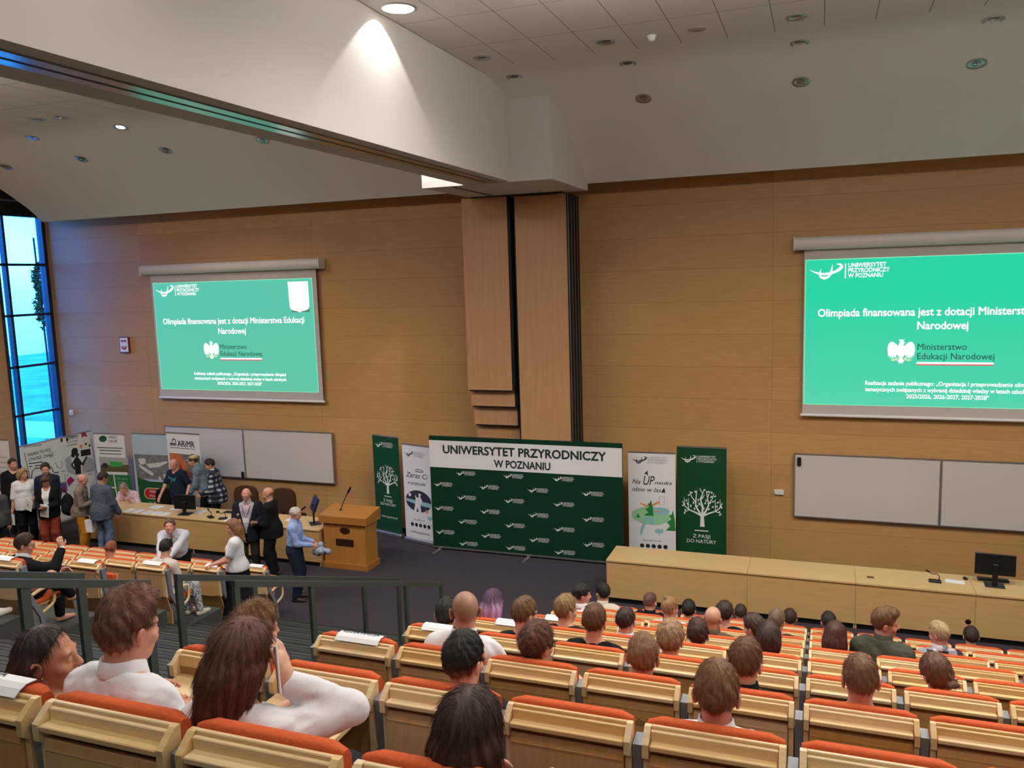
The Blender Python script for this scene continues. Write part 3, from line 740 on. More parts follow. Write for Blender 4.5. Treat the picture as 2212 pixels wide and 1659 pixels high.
    for x, y, w in ps:
        e = empty('paper_sheet', (x, y, Z), rng.uniform(-.15, .05), 'white printed sheet on the left desk, '+w, 'paper', g)
        big = 'back' in w
        MB().box(-.13 if big else -.085, .13 if big else .085, -.10, .12, 0, .014 if 'thick' in w else .004).build('sheet', M['paper'], e)
        t = MB()
        for j in range(5): t.box(-.06, .06-.02*(j % 2), -.06+.03*j, -.052+.03*j, .0145 if 'thick' in w else .0045, .015 if 'thick' in w else .005)
        t.build('print', M['grey_ink'], e)
desk_things()

# ------------------------------------------------------------------ sheets lying over seat tops
def draped(o_seat, x0, x1, lb, txt=None, depth=.07):
    """a sheet lying on the cushion top, its rear edge hanging over the wooden rail"""
    loc = o_seat.location; e = empty('reserved_sheet', (loc.x, loc.y, loc.z), 0, lb, 'paper', 'white sheets laid over seat backs')
    prof = [(.085, .975), (.05, 1.004), (.01, 1.008), (-.012, 1.0), (-.026, .990), (-.036, .983)]
    s = MB(); n = len(prof)
    vs = [(x, y, z) for x in (x0, x1) for y, z in prof]+[(x, y, z-.003) for x in (x0, x1) for y, z in prof]
    s.add(vs, [(i, i+1, n+i+1, n+i) for i in range(n-1)]+[(2*n+i, 3*n+i, 3*n+i+1, 2*n+i+1) for i in range(n-1)]+[(0, n, 3*n, 2*n), (n-1, 2*n-1, 4*n-1, 3*n-1)])
    s.build('sheet', M['paper'], e)
    if txt:
        t = text_mb(txt, .028, None, .01); t.xform(Matrix.Translation(((x0+x1)/2, .025, 1.0085)) @ Matrix.Rotation(math.radians(-88), 4, 'X')); t.build('lettering', M['ink'], e)
def sheets():
    R = lambda n, c: SEATS[('R', n, c)]
    draped(R(0, 0), -.30, .18, 'white sheet with black lettering on the nearest row, bottom left corner', 'REZERWACJA')
    draped(R(1, 0), .02, .16, 'white sheet beside the long-haired girl, on the row with unfolded desks')
    draped(R(2, 0), -.13, .16, 'white sheet on the aisle seat of the third row of the right block', 'REZERWACJA')
    draped(R(3, 0), -.14, .20, 'white sheet on the aisle seat in front of the bald man in white')
    draped(R(4, 0), -.02, .24, 'white sheet below the purple-haired head')
    draped(R(5, 0), .05, .26, 'white sheet left of the light brown haired boy')
    Lk = lambda k, c: SEATS[('L', k, c)]
    draped(Lk(0, 0), -.30, .10, 'white sheet on the nearest row of the left block, photo left edge')
    draped(Lk(1, 0), -.13, .16, 'white sheet on the aisle seat right of the boy in the dark suit')
    draped(Lk(2, 0), -.16, .16, 'white sheet below the dark head in front of the smiling man')
    draped(Lk(3, 0), -.02, .20, 'white sheet under the hands of the girl in the white top')
    draped(Lk(4, 0), -.08, .18, 'white sheet on the empty aisle seat of the front left row')
sheets()

# ------------------------------------------------------------------ graphics shared by screens, banners and the press wall
def wallpt(x, z, Y): k = Y/16.0; return x*k, 5.5+(z-5.5)*k        # measured on the wall plane, moved to the plane y = Y
def up_mark(k):
    """bowl-and-swoosh emblem, bar and three lines of lettering; origin = left tip, centre height; k = metres per unit"""
    mb = MB(); P = lambda *a: [((x-175)*k, (480-y)*k) for x, y in a]
    mb.ribbon(P((175, 425), (270, 478), (380, 518), (500, 535), (640, 520), (760, 478), (850, 420), (893, 365), (880, 325), (835, 305), (765, 300)),
              [w*k for w in (8, 30, 46, 58, 60, 62, 76, 76, 56, 40, 8)], 0)
    mb.ribbon(P((430, 405), (405, 480), (398, 555), (430, 610), (505, 632), (590, 605), (640, 540), (665, 440), (685, 305)),
              [w*k for w in (8, 34, 46, 56, 72, 56, 50, 42, 8)], -.0004)
    return mb
def up_text(k, bold=.02):
    mb = MB(); mb.add([((x-175)*k, 0, (480-y)*k) for x, y in ((963, 295), (988, 295), (988, 650), (963, 650))], [(0, 1, 2, 3)])
    for s, w, y in (('UNIWERSYTET', 830, 385), ('PRZYRODNICZY', 905, 508), ('W POZNANIU', 765, 632)):
        mb.merge(text_mb(s, 98*k, w*k, bold, 'LEFT'), (1040-175)*k, 0, (480-y)*k)
    return mb
def up_logo(k, bold=.02): return up_mark(k).merge(up_text(k, bold))
def ell(mb, cx, cz, rx, rz, y=0.0, n=20, rot=0.0, mi=0):
    c, s = math.cos(rot), math.sin(rot)
    return mb.poly2([(cx+rx*math.cos(a)*c-rz*math.sin(a)*s, cz+rx*math.cos(a)*s+rz*math.sin(a)*c) for a in [2*math.pi*i/n for i in range(n)]], y, mi)
def eagle(h):
    """white heraldic eagle: spread wings with feather tips, body, head, tail"""
    mb = MB(); u = h/100.0
    mb.poly2([(x*u, z*u) for x, z in ((-8, 38), (-3, 46), (4, 47), (9, 42), (16, 41), (10, 37), (8, 30), (12, 18), (14, 0), (9, -16), (5, -22), (14, -34), (8, -36), (7, -44), (0, -40), (-7, -44), (-8, -36), (-14, -34), (-5, -22), (-9, -16), (-14, 0), (-12, 18), (-9, 30))], 0)
    for s in (-1, 1):
        mb.poly2([(s*x*u, z*u) for x, z in ((9, 24), (18, 34), (30, 43), (40, 42), (48, 30), (50, 14), (48, -4), (45, -18), (42, -8), (39, -24), (36, -12), (32, -28), (30, -14), (25, -28), (24, -12), (18, -24), (17, -8), (11, -12))], -.0003)
        mb.poly2([(s*x*u, z*u) for x, z in ((9, -18), (22, -27), (38, -28), (34, -33), (30, -30), (27, -36), (22, -31), (14, -30))], -.0005, 1)
    mb.poly2([(x*u, z*u) for x, z in ((-8, 46), (9, 46), (11, 53), (6, 50), (1, 54), (-4, 50), (-9, 53))], -.0004, 0)
    return mb
def tree_mark(k):
    mb = MB(); P = lambda a: [((x-1128)*k, (1085-y)*k) for x, y in a]
    def br(pts, w0, w1, y=0.0):
        n = len(pts); mb.ribbon(P(pts), [(w0+(w1-w0)*i/(n-1))*k for i in range(n)], y)
    br([(1130, 1088), (1128, 925)], 62, 44)
    br([(1128, 940), (1040, 892), (945, 855), (890, 800), (860, 738)], 26, 8, -.0002); br([(890, 802), (885, 690)], 12, 6); br([(945, 858), (940, 690)], 13, 6); br([(950, 858), (880, 902)], 12, 6)
    br([(1122, 935), (1075, 860), (1040, 800), (1045, 700), (1055, 580)], 28, 10, -.0003); br([(1041, 745), (990, 680), (958, 598)], 16, 7)
    br([(1128, 930), (1135, 800), (1102, 700), (1136, 620), (1095, 548)], 28, 10, -.0004); br([(1135, 820), (1075, 740)], 14, 6); br([(1110, 710), (1160, 635)], 14, 7); br([(1136, 625), (1152, 558)], 12, 6)
    br([(1134, 935), (1185, 850), (1215, 780), (1200, 680), (1185, 580)], 28, 10, -.0005); br([(1213, 770), (1260, 690), (1285, 608)], 16, 7); br([(1203, 665), (1235, 580)], 13, 7)
    br([(1128, 940), (1220, 892), (1310, 857), (1370, 800), (1395, 738)], 26, 8, -.0006); br([(1308, 860), (1300, 690)], 13, 6); br([(1370, 802), (1365, 690)], 12, 6); br([(1310, 862), (1390, 892)], 12, 6)
    for x, y in ((950, 650), (985, 615), (1010, 755), (975, 800), (1025, 840), (915, 730), (870, 800), (900, 865), (890, 905), (1035, 600), (1075, 710), (1090, 770), (1160, 570), (1130, 680), (1168, 755), (1210, 590), (1180, 715), (1235, 745), (1218, 835), (1270, 800), (1255, 600), (1300, 650), (1275, 725), (1325, 790), (1335, 735), (1385, 800), (1355, 865), (1365, 905), (930, 775), (1150, 830), (1060, 800), (1250, 660)):
        a = .6+((x*7+y*3) % 10)*.22; ell(mb, (x-1128)*k, (1085-y)*k, 17*k, 10*k, -.0007, 10, a)
    return mb

# ------------------------------------------------------------------ projection screens, boards and small wall fittings
def screens():
    E = 2**-EXPO
    white = emit('projected_white', (1, 1, 1, 1), 1.15*E)
    for side in ('L', 'R'):
        Y = 15.90; L = side == 'L'
        x0, x1 = (-15.42, -10.45) if L else (-.40, 4.62)
        e = empty('projection_screen', ((x0+x1)/2*Y/16, Y, 0), 0, 'left wall-mounted projection screen showing a green slide with a white shield' if L else 'large right projection screen showing a bright green slide, cut by the photo edge',
                  'projection screen', 'lowered projection screens')
        ox = e.location.x
        def X(x): return x*Y/16-ox
        def Zz(z): return 5.5+(z-5.5)*Y/16
        hw = X(x1)+.04
        c = MB(); n = 14; prof = []
        for i in range(n+1):
            a = math.pi*i/n; prof.append((-.075-.085*math.sin(a), Zz(5.945)+.115*math.cos(a)))
        prof += [(.09, Zz(5.945)-.115), (.09, Zz(5.945)+.115)]
        c.prism(prof, 'x', -hw, hw); c.build('case', plain('screen_case', rgb(214, 206, 200), .35, 0, .5), e)
        MB().box(-hw-.012, -hw, -.165, .095, Zz(5.945)-.12, Zz(5.945)+.12).build('end_cap', M['white'], e); MB().box(hw, hw+.012, -.165, .095, Zz(5.945)-.12, Zz(5.945)+.12).build('end_cap', M['white'], e)
        MB().box(X(x0+.13), X(x1-.13), -.006, .0, Zz(2.84), Zz(5.86)).build('fabric', M['screen_frame'], e)
        MB().cyl((X(x0+.10), -.003, Zz(2.82)), (X(x1-.10), -.003, Zz(2.82)), .028, n=12).build('bottom_bar', M['white'], e)
        a0, a1, zb, zt = (-15.23, -10.69, 3.03, 5.63) if L else (-.25, 4.30, 3.02, 5.655)
        m, nt, b, out = newmat('projected_slide'); b.inputs['Base Color'].default_value = (0, 0, 0, 1)
        tc = N(nt, 'ShaderNodeTexCoord'); sp = N(nt, 'ShaderNodeSeparateXYZ'); nt.links.new(tc.outputs['Generated'], sp.inputs[0])
        rp = N(nt, 'ShaderNodeValToRGB'); el = rp.color_ramp.elements
        el[0].color = rgb(100, 205, 172) if L else rgb(84, 214, 176); el[1].color = rgb(88, 204, 178) if L else rgb(20, 214, 168)
        el[0].position = .0; el[1].position = .75
        nt.links.new(sp.outputs['Z'], rp.inputs['Fac']); nt.links.new(rp.outputs[0], b.inputs['Emission Color']); b.inputs['Emission Strength'].default_value = E*(.92 if L else .95)
        MB().box(X(a0), X(a1), -.010, -.007, Zz(zb), Zz(zt)).build('slide', m, e)
        ed = MB(); t = .012
        ed.box(X(a0), X(a1), -.0115, -.0105, Zz(zt)-t, Zz(zt)).box(X(a0), X(a0)+t, -.0115, -.0105, Zz(zb), Zz(zt)).box(X(a1)-t, X(a1), -.0115, -.0105, Zz(zb), Zz(zt)).box(X(a0), X(a1), -.0115, -.0105, Zz(zb), Zz(zb)+t)
        ed.build('slide_edge', emit('slide_edge', rgb(150, 240, 190), E), e)
        s = a0+15.23                                                     # same slide on both screens
        T = MB()
        def put(mb, x, z): T.merge(mb, X(x), -.012, Zz(z))
        put(up_mark(.000735), -15.15+s, 5.43); T.build('university_emblem', white, e); T = MB()
        put(up_text(.000735, .03), -15.15+s, 5.43); T.build('university_lettering', white, e); T = MB()
        put(text_mb('Olimpiada finansowana jest z dotacji Ministerstwa Edukacji', .135, 4.02, .026), -12.98+s, 4.63)
        put(text_mb('Narodowej', .135, .78, .026), -12.98+s, 4.39)
        T.build('headline_lettering', white, e); T = MB()
        put(text_mb('Realizacja zadania publicznego: „Organizacja i przeprowadzenie olimpiad', .07, 2.62, .03), -12.87+s, 3.40)
        put(text_mb('tematycznych związanych z wybraną dziedziną wiedzy w latach szkolnych', .07, 2.62, .03), -12.87+s, 3.285)
        put(text_mb('2025/2026, 2026-2027, 2027-2028”', .07, 1.28, .03), -12.87+s, 3.17)
        T.build('footnote_lettering', white, e)
        g = MB().merge(eagle(.44), X(-13.62+s), -.0125, Zz(3.98)); g.build('eagle_emblem', [white, emit('projected_gold', rgb(236, 240, 170), E)], e)
        D = MB(); D.merge(text_mb('Ministerstwo', .11, .76, .0095, 'LEFT'), X(-13.36+s), -.012, Zz(4.03)); D.merge(text_mb('Edukacji Narodowej', .11, 1.18, .0095, 'LEFT'), X(-13.36+s), -.012, Zz(3.865))
        D.build('ministry_lettering', emit('projected_dark', rgb(36, 96, 74), E), e)
        MB().box(X(-13.37+s), X(-12.18+s), -.0125, -.0115, Zz(3.78), Zz(3.815)).build('white_stripe', white, e)
        MB().box(X(-13.37+s), X(-12.18+s), -.0125, -.0115, Zz(3.755), Zz(3.78)).build('red_stripe', emit('projected_red', rgb(214, 110, 108), E), e)
        if L:
            MB().poly2([(X(-11.27), Zz(4.87)), (X(-10.80), Zz(4.87)), (X(-10.80), Zz(5.1)), (X(-11.27), Zz(5.1))], -.0118).build('shield_shadow', emit('projected_grey', rgb(86, 128, 100), E), e)
            sh = [(-11.34, 5.56), (-10.80, 5.56), (-10.795, 5.0), (-10.83, 4.935), (-10.90, 4.905), (-11.0, 4.89), (-11.06, 4.86), (-11.12, 4.89), (-11.22, 4.905), (-11.29, 4.935), (-11.325, 5.0)]
            MB().poly2([(X(x), Zz(z)) for x, z in sh], -.0125).build('white_shield', white, e)
screens()

def boards():
    for x0, xm, x1, z0, z1, lb in ((-15.25, -12.88, -10.40, .905, 2.11, 'left double whiteboard on the wood wall behind the desk'), (-.40, 2.06, 4.5, .875, 2.09, 'right double whiteboard on the wood wall above the front desk')):
        Y = 15.93; e = empty('whiteboard', ((x0+x1)/2*Y/16, Y, 0), 0, lb, 'whiteboard', 'double whiteboards'); ox = e.location.x
        X = lambda x: x*Y/16-ox; Zz = lambda z: 5.5+(z-5.5)*Y/16
        for a, b in ((x0, xm), (xm, x1)):
            MB().box(X(a)+.02, X(b)-.02, -.012, .02, Zz(z0)+.02, Zz(z1)-.02).build('writing_surface', M['board'], e)
            f = MB().box(X(a), X(b), -.02, .03, Zz(z0), Zz(z0)+.02).box(X(a), X(b), -.02, .03, Zz(z1)-.02, Zz(z1)).box(X(a), X(a)+.02, -.02, .03, Zz(z0)+.02, Zz(z1)-.02).box(X(b)-.02, X(b), -.02, .03, Zz(z0)+.02, Zz(z1)-.02)
            f.build('frame', M['alu'], e)
        if x0 < -10: p = (X(-12.96), Zz(.985))
        else: p = (X(-.31), Zz(1.94))
        k = MB().box(p[0]-.035, p[0]+.035, -.05, -.012, p[1]-.08, p[1]+.08, 0, .01).build('board_eraser', M['black'], None); k.location = (ox, Y, 0)
        tag(k, 'black magnetic eraser stuck on the left whiteboard' if x0 < -10 else 'black magnetic eraser on the upper corner of the right whiteboard', 'board eraser')
    e = empty('framed_emblem', (-16.26, 15.97, 4.13), 0, 'small framed white eagle on a red shield left of the screen', 'picture')
    MB().box(-.15, .15, -.02, .025, -.20, .20, 0, .004).build('frame', plain('dark_red_frame', rgb(104, 54, 58), .5), e)
    MB().box(-.125, .125, -.024, -.019, -.175, .175).build('print', M['paper'], e)
    MB().poly2([(-.09, .12), (.09, .12), (.09, -.06), (.06, -.10), (0, -.13), (-.06, -.10), (-.09, -.06)], -.0255).build('red_shield', plain('shield_red', rgb(150, 40, 50), .6), e)
    g = MB().merge(eagle(.19), 0, -.027, .0); g.build('eagle', [M['paper'], plain('eagle_gold', rgb(200, 170, 80), .5)], e)
    t = MB().box(-.06, .06, -.03, .02, -.07, .07, 0, .008).lathe([(0, -.05), (.025, -.048), (.03, -.03)], (0, 0, 0), 14, 0, 'y').build('wall_sensor', M['white']); t.location = (-18.25, 15.97, 2.36)
    tag(t, 'small white sensor on the bluish wall beside the window', 'sensor')
    e = empty('wall_socket', (-.66, 15.97, 1.33), 0, 'white double socket on the wood wall left of the right whiteboard', 'socket')
    MB().box(-.085, .085, -.012, .03, -.045, .045, 0, .004).build('plate', M['white'], e)
    for x in (-.04, .04): MB().lathe([(0, -.008), (.028, -.008), (.031, -.014)], (x, 0, 0), 16, 0, 'y').build('outlet', M['grey_ink'], e)
boards()

# ------------------------------------------------------------------ press wall and roll-up banners
def press_wall():
    W, H = 3.98, 2.30
    e = empty('press_wall', (-5.40, 14.86, 0), 0, 'dark green press wall with white header reading UNIWERSYTET PRZYRODNICZY W POZNANIU', 'press wall')
    Z0 = .07
    MB().box(-W/2, W/2, 0, .05, Z0, Z0+H).build('fabric_wall', M['press_green'], e)
    MB().box(-W/2, W/2, -.003, 0, Z0+H-.64, Z0+H-.085).build('white_header', M['banner_white'], e)
    t = MB(); t.merge(text_mb('UNIWERSYTET PRZYRODNICZY', .165, 3.36, .034), 0, -.005, Z0+H-.34); t.merge(text_mb('W POZNANIU', .145, 1.16, .034), 0, -.005, Z0+H-.575)
    t.build('header_lettering', plain('header_ink', rgb(18, 44, 34), .7), e)
    lg = up_logo(.000245, .012); pat = MB()
    rows = [1.50, 1.245, 1.0, .745, .50, .245, .04]
    for i, z in enumerate(rows):
        xs = (-1.42, -.42, .58, 1.5) if i % 2 == 0 else (-1.93, -.93, .10, 1.10)
        for x in (-1.42, -.40, .62) if i % 2 == 0 else (-1.93, -.92, .10, 1.14+.06): pat.merge(lg, x, -.002, Z0+z+.06)
    pat.build('logo_pattern', M['print_white'], e)
    MB().box(-W/2-.01, W/2+.01, -.01, .06, Z0-.035, Z0).build('bottom_rail', M['alu'], e)
    for x in (-1.85, .08, 1.85):
        f = MB().box(x-.035, x+.035, -.30, .33, 0, .012).box(x-.02, x+.02, -.01, .05, 0, Z0-.03); f.build('foot', M['alu'], e)
press_wall()
def rollup(x0, y0, x1, y1, h, lb, col, group=None, hard=True):
    """banner panel between two floor points; local x runs along it, print faces local -y"""
    w = math.hypot(x1-x0, y1-y0); rz = math.atan2(y1-y0, x1-x0)
    e = empty('rollup_banner', ((x0+x1)/2, (y0+y1)/2, 0), rz, lb, 'banner', group)
    MB().box(-w/2, w/2, -.004, .004, .08, h).build('printed_panel', col, e)
    MB().box(-w/2-.01, w/2+.01, -.07, .07, .0, .085, 0, .015).build('cassette', M['alu'], e)
    MB().box(-w/2, w/2, -.012, .012, h-.012, h+.012).build('top_bar', M['alu'], e)
    MB().cyl((0, .05, .08), (0, .02, h), .012).build('support_pole', M['alu'], e)
    return e, w
def green_banner(x0, y0, x1, y1, h, lb):
    e, w = rollup(x0, y0, x1, y1, h, lb, M['banner_green'], 'dark green banners with a white tree'); k = w/665.0
    m = MB()
    m.merge(up_logo(.73*w/1770, .012), -.42*w, -.006, h-.20*w/.91*1.15); m.build('university_logo', M['print_white'], e); m = MB()
    m.merge(tree_mark(k), .015*w, -.006, h-1.47*w/.91*(h/2.2)); m.build('white_tree', M['print_white'], e); m = MB()
    zt = h-1.54*w/.91*(h/2.2); m.add([(-.14*w, -.006, zt), (.14*w, -.006, zt), (.14*w, -.006, zt-.022*w), (-.14*w, -.006, zt-.022*w)], [(0, 1, 2, 3)])
    m.merge(text_mb('Z PASJI', .075*w, .35*w, .006), 0, -.006, zt-.165*w); m.merge(text_mb('DO NATURY', .075*w, .60*w, .006), 0, -.006, zt-.275*w)
    m.merge(text_mb('www.up.poznan.pl', .062*w, .62*w, .004), .03*w, -.006, zt-.62*w)
    m.build('slogan_lettering', M['print_white'], e)
def socials(m, y, z, w):
    for i in range(5): ell(m, (-.22+.125*i)*w, z, .046*w, .046*w, y, 18)
def banners():
    green_banner(-9.10, 15.55, -8.35, 15.33, 2.20, 'dark green tree banner beside the lectern')
    green_banner(-2.47, 15.32, -1.56, 15.34, 2.27, 'dark green tree banner at the right end, reading Z PASJI DO NATURY')
    ink, grey = M['ink'], M['grey_ink']
    green, lgreen, teal, orange, night = plain('print_green', rgb(20, 130, 50), .7), plain('print_light_green', rgb(150, 206, 160), .7), plain('print_teal', rgb(140, 190, 196), .7), plain('print_orange', rgb(222, 150, 92), .7), plain('print_night', rgb(44, 46, 60), .7)
    # right white banner
    e, w = rollup(-3.37, 15.20, -2.48, 15.24, 2.15, 'white banner with pine trees and handwriting, left of the right green banner', M['banner_white'], 'white university banners'); h = 2.15
    q = lambda x, y: ((x-445)/650*w, h-(y-165)/650*w)              # banner pixels of the photo to local metres
    d = MB(); d.merge(up_mark(.76*w/1770*1.0), -.42*w, -.006, h-.17*w); d.build('university_emblem', ink, e); d = MB(); d.merge(text_mb('Na', .10*w, .17*w, .004, 'LEFT', 1, .3), *(lambda p: (p[0], -.006, p[1]))(q(175, 612)))
    d.merge(text_mb('UP', .20*w, .24*w, .004, 'LEFT', 1, .3), *(lambda p: (p[0], -.006, p[1]))(q(330, 622))); d.merge(text_mb('nauka', .075*w, .36*w, .004, 'LEFT', 1, .3), *(lambda p: (p[0], -.006, p[1]))(q(485, 606)))
    d.merge(text_mb('idzie w las', .095*w, .62*w, .003, 'LEFT', 1, .3), *(lambda p: (p[0], -.006, p[1]))(q(170, 718)))
    d.poly2([q(340, 470), q(388, 418), q(392, 500), q(372, 470)], -.006); d.poly2([q(570, 720), q(615, 650), q(632, 720)], -.006)
    d.build('handwritten_slogan', ink, e); d = MB(); socials(d, -.006, q(0, 1495)[1], w); d.build('round_icons', ink, e); d = MB(); d.merge(text_mb('Sprawdź nas na:', .035*w, .38*w), 0, -.006, q(0, 1425)[1]); d.merge(text_mb('www.up.poznan.pl', .05*w, .5*w), 0, -.006, q(0, 1590)[1]); d.build('address_lettering', ink, e)
    g = up_text(.76*w/1770, .004); g2 = MB().merge(g, -.42*w, -.006, h-.17*w); g2.build('grey_print', grey, e)
    s = MB(); ell(s, *q(430, 1060), .41*w, .20*w, -.006, 40); s.build('meadow_print', lgreen, e)
    s = MB(); ell(s, *q(560, 985), .20*w, .08*w, -.0065, 24); s.poly2([q(345, 1080), q(470, 1080), q(465, 1190), q(420, 1190), q(405, 1100), q(360, 1160), q(300, 1340), q(265, 1335), q(320, 1130)], -.0068); s.poly2([q(480, 1270), q(500, 1245), q(590, 1240), q(600, 1275), q(590, 1300), q(490, 1300)], -.0066); s.poly2([q(536, 1300), q(550, 1300), q(550, 1335), q(536, 1335)], -.0066); s.build('teal_print', teal, e)
    s = MB(); s.poly2([q(285, 880), q(300, 885), q(400, 915), q(545, 840), q(550, 870), q(460, 925), q(395, 945), q(290, 905)], -.007); s.poly2([q(470, 985), q(570, 990), q(570, 1002), q(470, 1000)], -.007); s.build('skin_print', orange, e)
    for (cx, top, bot, hw) in ((415, 830, 1060, 75), (715, 960, 1255, 75)):
        s = MB(); H = bot-top; R_ = lambda f: min(cx+hw*f, 768)
        s.poly2([q(cx+18, top), q(R_(.55), top+H*.5), q(R_(.7), bot), q(cx-hw*1.1, bot), q(cx-hw*.3, top+H*.78), q(cx-hw*.9, top+H*.60), q(cx-hw*.1, top+H*.46), q(cx-hw*.45, top+H*.26), q(cx, top+H*.22)], -.0075); s.build('pine_print', green, e)
    s = MB(); s.poly2([q(222, 1095), q(250, 1030), q(282, 1095)], -.0075); s.build('pine_print', green, e)
    s = MB(); s.ribbon([q(545, 785), q(620, 782), q(610, 890), q(550, 895), q(545, 785)], .006, -.0078); s.build('sheet_outline_print', grey, e)
    # left white banner
    e, w = rollup(-8.22, 15.25, -7.44, 15.03, 2.10, 'narrow white banner with a night scene, beside the left green banner', M['banner_white'], 'white university banners'); h = 2.10
    q = lambda x, y: ((x-690-(y-800)*.06)/350*w, h-(y-215-(x-500)*.14)/350*w*1.02)
    d = MB(); d.merge(up_mark(.70*w/1770), -.42*w, -.006, h-.25*w); d.build('university_emblem', ink, e); d = MB()
    d.merge(text_mb('Zaraz Ci', .105, .62, .003, 'CENTER', 1, .25), -.02, -.006, h-.70); d.merge(text_mb('w przyrodę', .07, .50, .002, 'CENTER', 1, .25), -.03, -.006, h-.85)
    d.ribbon([(-.06, h-.53), (.04, h-.51), (.14, h-.525), (.18, h-.55), (.08, h-.565), (-.05, h-.56)], .014, -.006); d.build('handwritten_slogan', ink, e); d = MB()
    socials(d, -.006, h-1.72, w*1.15); d.build('round_icons', ink, e); d = MB(); d.merge(text_mb('www.up.poznan.pl', .05, .52), 0, -.006, h-1.90); d.merge(text_mb('Sprawdź nas na:', .032, .30), 0, -.006, h-1.62); d.build('address_lettering', ink, e)
    MB().merge(up_text(.70*w/1770, .004), -.42*w, -.006, h-.25*w).build('grey_print', grey, e)
    cz = h-1.20
    s = MB(); ell(s, 0, cz, .36, .235, -.006, 36); s.build('night_print', night, e)
    s = MB(); s.poly2([(-.355, cz+.03), (.36, cz-.01), (.34, cz-.10), (.1, cz-.09), (-.34, cz-.03)], -.0066); s.build('river_print', teal, e)
    s = MB(); ell(s, .30, cz-.33, .07, .045, -.0066); s.build('bubble_print', teal, e)
    s = MB(); s.poly2([(-.09, cz+.13), (-.03, cz+.07), (.04, cz+.12), (.10, cz+.04), (.10, cz-.02), (.05, cz-.06), (.07, cz-.27), (.0, cz-.27), (-.03, cz-.13), (-.09, cz-.27), (-.15, cz-.26), (-.09, cz-.05), (-.08, cz+.03)], -.0075); ell(s, .04, cz+.14, .034, .034, -.0078); s.build('figure_print', M['banner_white'], e)
    s = MB(); ell(s, -.24, cz+.12, .04, .04, -.0072); s.build('moon_print', M['banner_white'], e)
    s = MB(); ell(s, .22, cz-.20, .05, .035, -.0072); s.build('fox_print', orange, e)
    # banners by the window wall
    # big drawing board, turned towards the room
    e, w = rollup(-16.87, 13.30, -16.87, 15.27, 2.06, 'wide white poster stand with black cartoon silhouettes, behind the standing group', M['banner_white']); h = 2.06
    Q = lambda x, y: ((x-1000)/1700*w, h-(y-300+(x-1000)*.105)/1700*w*1.02)      # picture pixels straightened
    T = lambda s_, cap, wd, x, y, b=.01: text_mb(s_, cap, wd, b, 'LEFT')
    d = MB()
    for s_, x, y, cap, wd in (('NAUKA TO MÓJ', 300, 600, .075, .60), ('OTWÓRZ - ZNAJDŹ', 310, 700, .07, .66), ('TO', 770, 680, .06, .10), ('DA', 410, 1100, .10, .12), ('ja', 450, 1215, .07, .08), ('UNIWERSYTET', 1230, 360, .055, .32), ('ARTYSTYCZNY', 1220, 430, .035, .32), ('W POZNANIU', 1210, 495, .035, .30), ('NAUKA', 1650, 1080, .04, .14), ('TO MOC', 1650, 1150, .04, .15)):
        p = Q(x, y); d.merge(text_mb(s_, cap, wd, .012, 'LEFT'), p[0], -.006, p[1])
    for (xa, xb, y) in ((300, 620, 740), (300, 370, 800), (430, 620, 800)):
        p, r = Q(xa, y), Q(xb, y); d.ribbon([p, r], .022, -.006)
    d.ribbon([Q(715, 300), Q(1500, 290)], .014, -.006)
    d.ribbon([Q(340, 1250), Q(335, 1000), Q(360, 900), Q(430, 850), Q(740, 850), Q(810, 880), Q(825, 960), Q(860, 990), Q(950, 990)], .022, -.006)
    ell(d, *Q(1385, 610), .095, .09, -.006); ell(d, *Q(1340, 680), .06, .06, -.0062); ell(d, *Q(1440, 690), .05, .05, -.0064)
    d.poly2([Q(1340, 790), Q(1400, 720), Q(1440, 725), Q(1500, 800), Q(1545, 870), Q(1650, 740), Q(1690, 745), Q(1560, 930), Q(1500, 900), Q(1490, 1090), Q(1350, 1090), Q(1345, 930)], -.0066)
    d.ribbon([Q(1370, 790), Q(1280, 880), Q(1350, 980)], .05, -.0068); d.poly2([Q(1530, 600), Q(1780, 590), Q(1780, 720), Q(1530, 730)], -.0066)
    d.ribbon([Q(900, 780), Q(930, 880), Q(1010, 930), Q(1060, 860), Q(1050, 770)], .012, -.0068); d.ribbon([Q(960, 960), Q(880, 1110), Q(960, 1060), Q(960, 1200), Q(1090, 1200), Q(1090, 1040), Q(1150, 1130), Q(1180, 1040)], .012, -.0068); d.ribbon([Q(1010, 980), Q(1110, 990)], .012, -.0068)
    for x in (1100, 1230): ell(d, *Q(x, 350), .03, .05, -.0066)
    for x, y in ((1680, 480), (1770, 520)): ell(d, *Q(x, y), .03, .03, -.0066)
    d.ribbon([Q(230, 520), Q(330, 1250)], .014, -.006); d.ribbon([Q(1820, 380), Q(1890, 1150)], .014, -.006); d.build('black_print', ink, e)
    s = MB(); s.poly2([Q(1130, 740), Q(1280, 680), Q(1290, 800), Q(1340, 1100), Q(1150, 1000)], -.0055); s.build('hill_print', plain('pale_grey_print', rgb(176, 174, 176), .7), e); s = MB(); s.poly2([Q(1510, 1080), Q(1550, 900), Q(1680, 750), Q(1800, 800), Q(1850, 950), Q(1850, 1050)], -.0055); s.ribbon([Q(230, 400), Q(640, 400)], .05, -.0055); s.build('grey_print', plain('pale_grey_print', rgb(176, 174, 176), .7), e)
    s = MB(); s.poly2([Q(1560, 240), Q(1640, 210), Q(1700, 240), Q(1740, 340), Q(1650, 310), Q(1580, 350), Q(1600, 280)], -.0062); s.build('red_print', plain('print_crimson', rgb(150, 50, 62), .7), e)
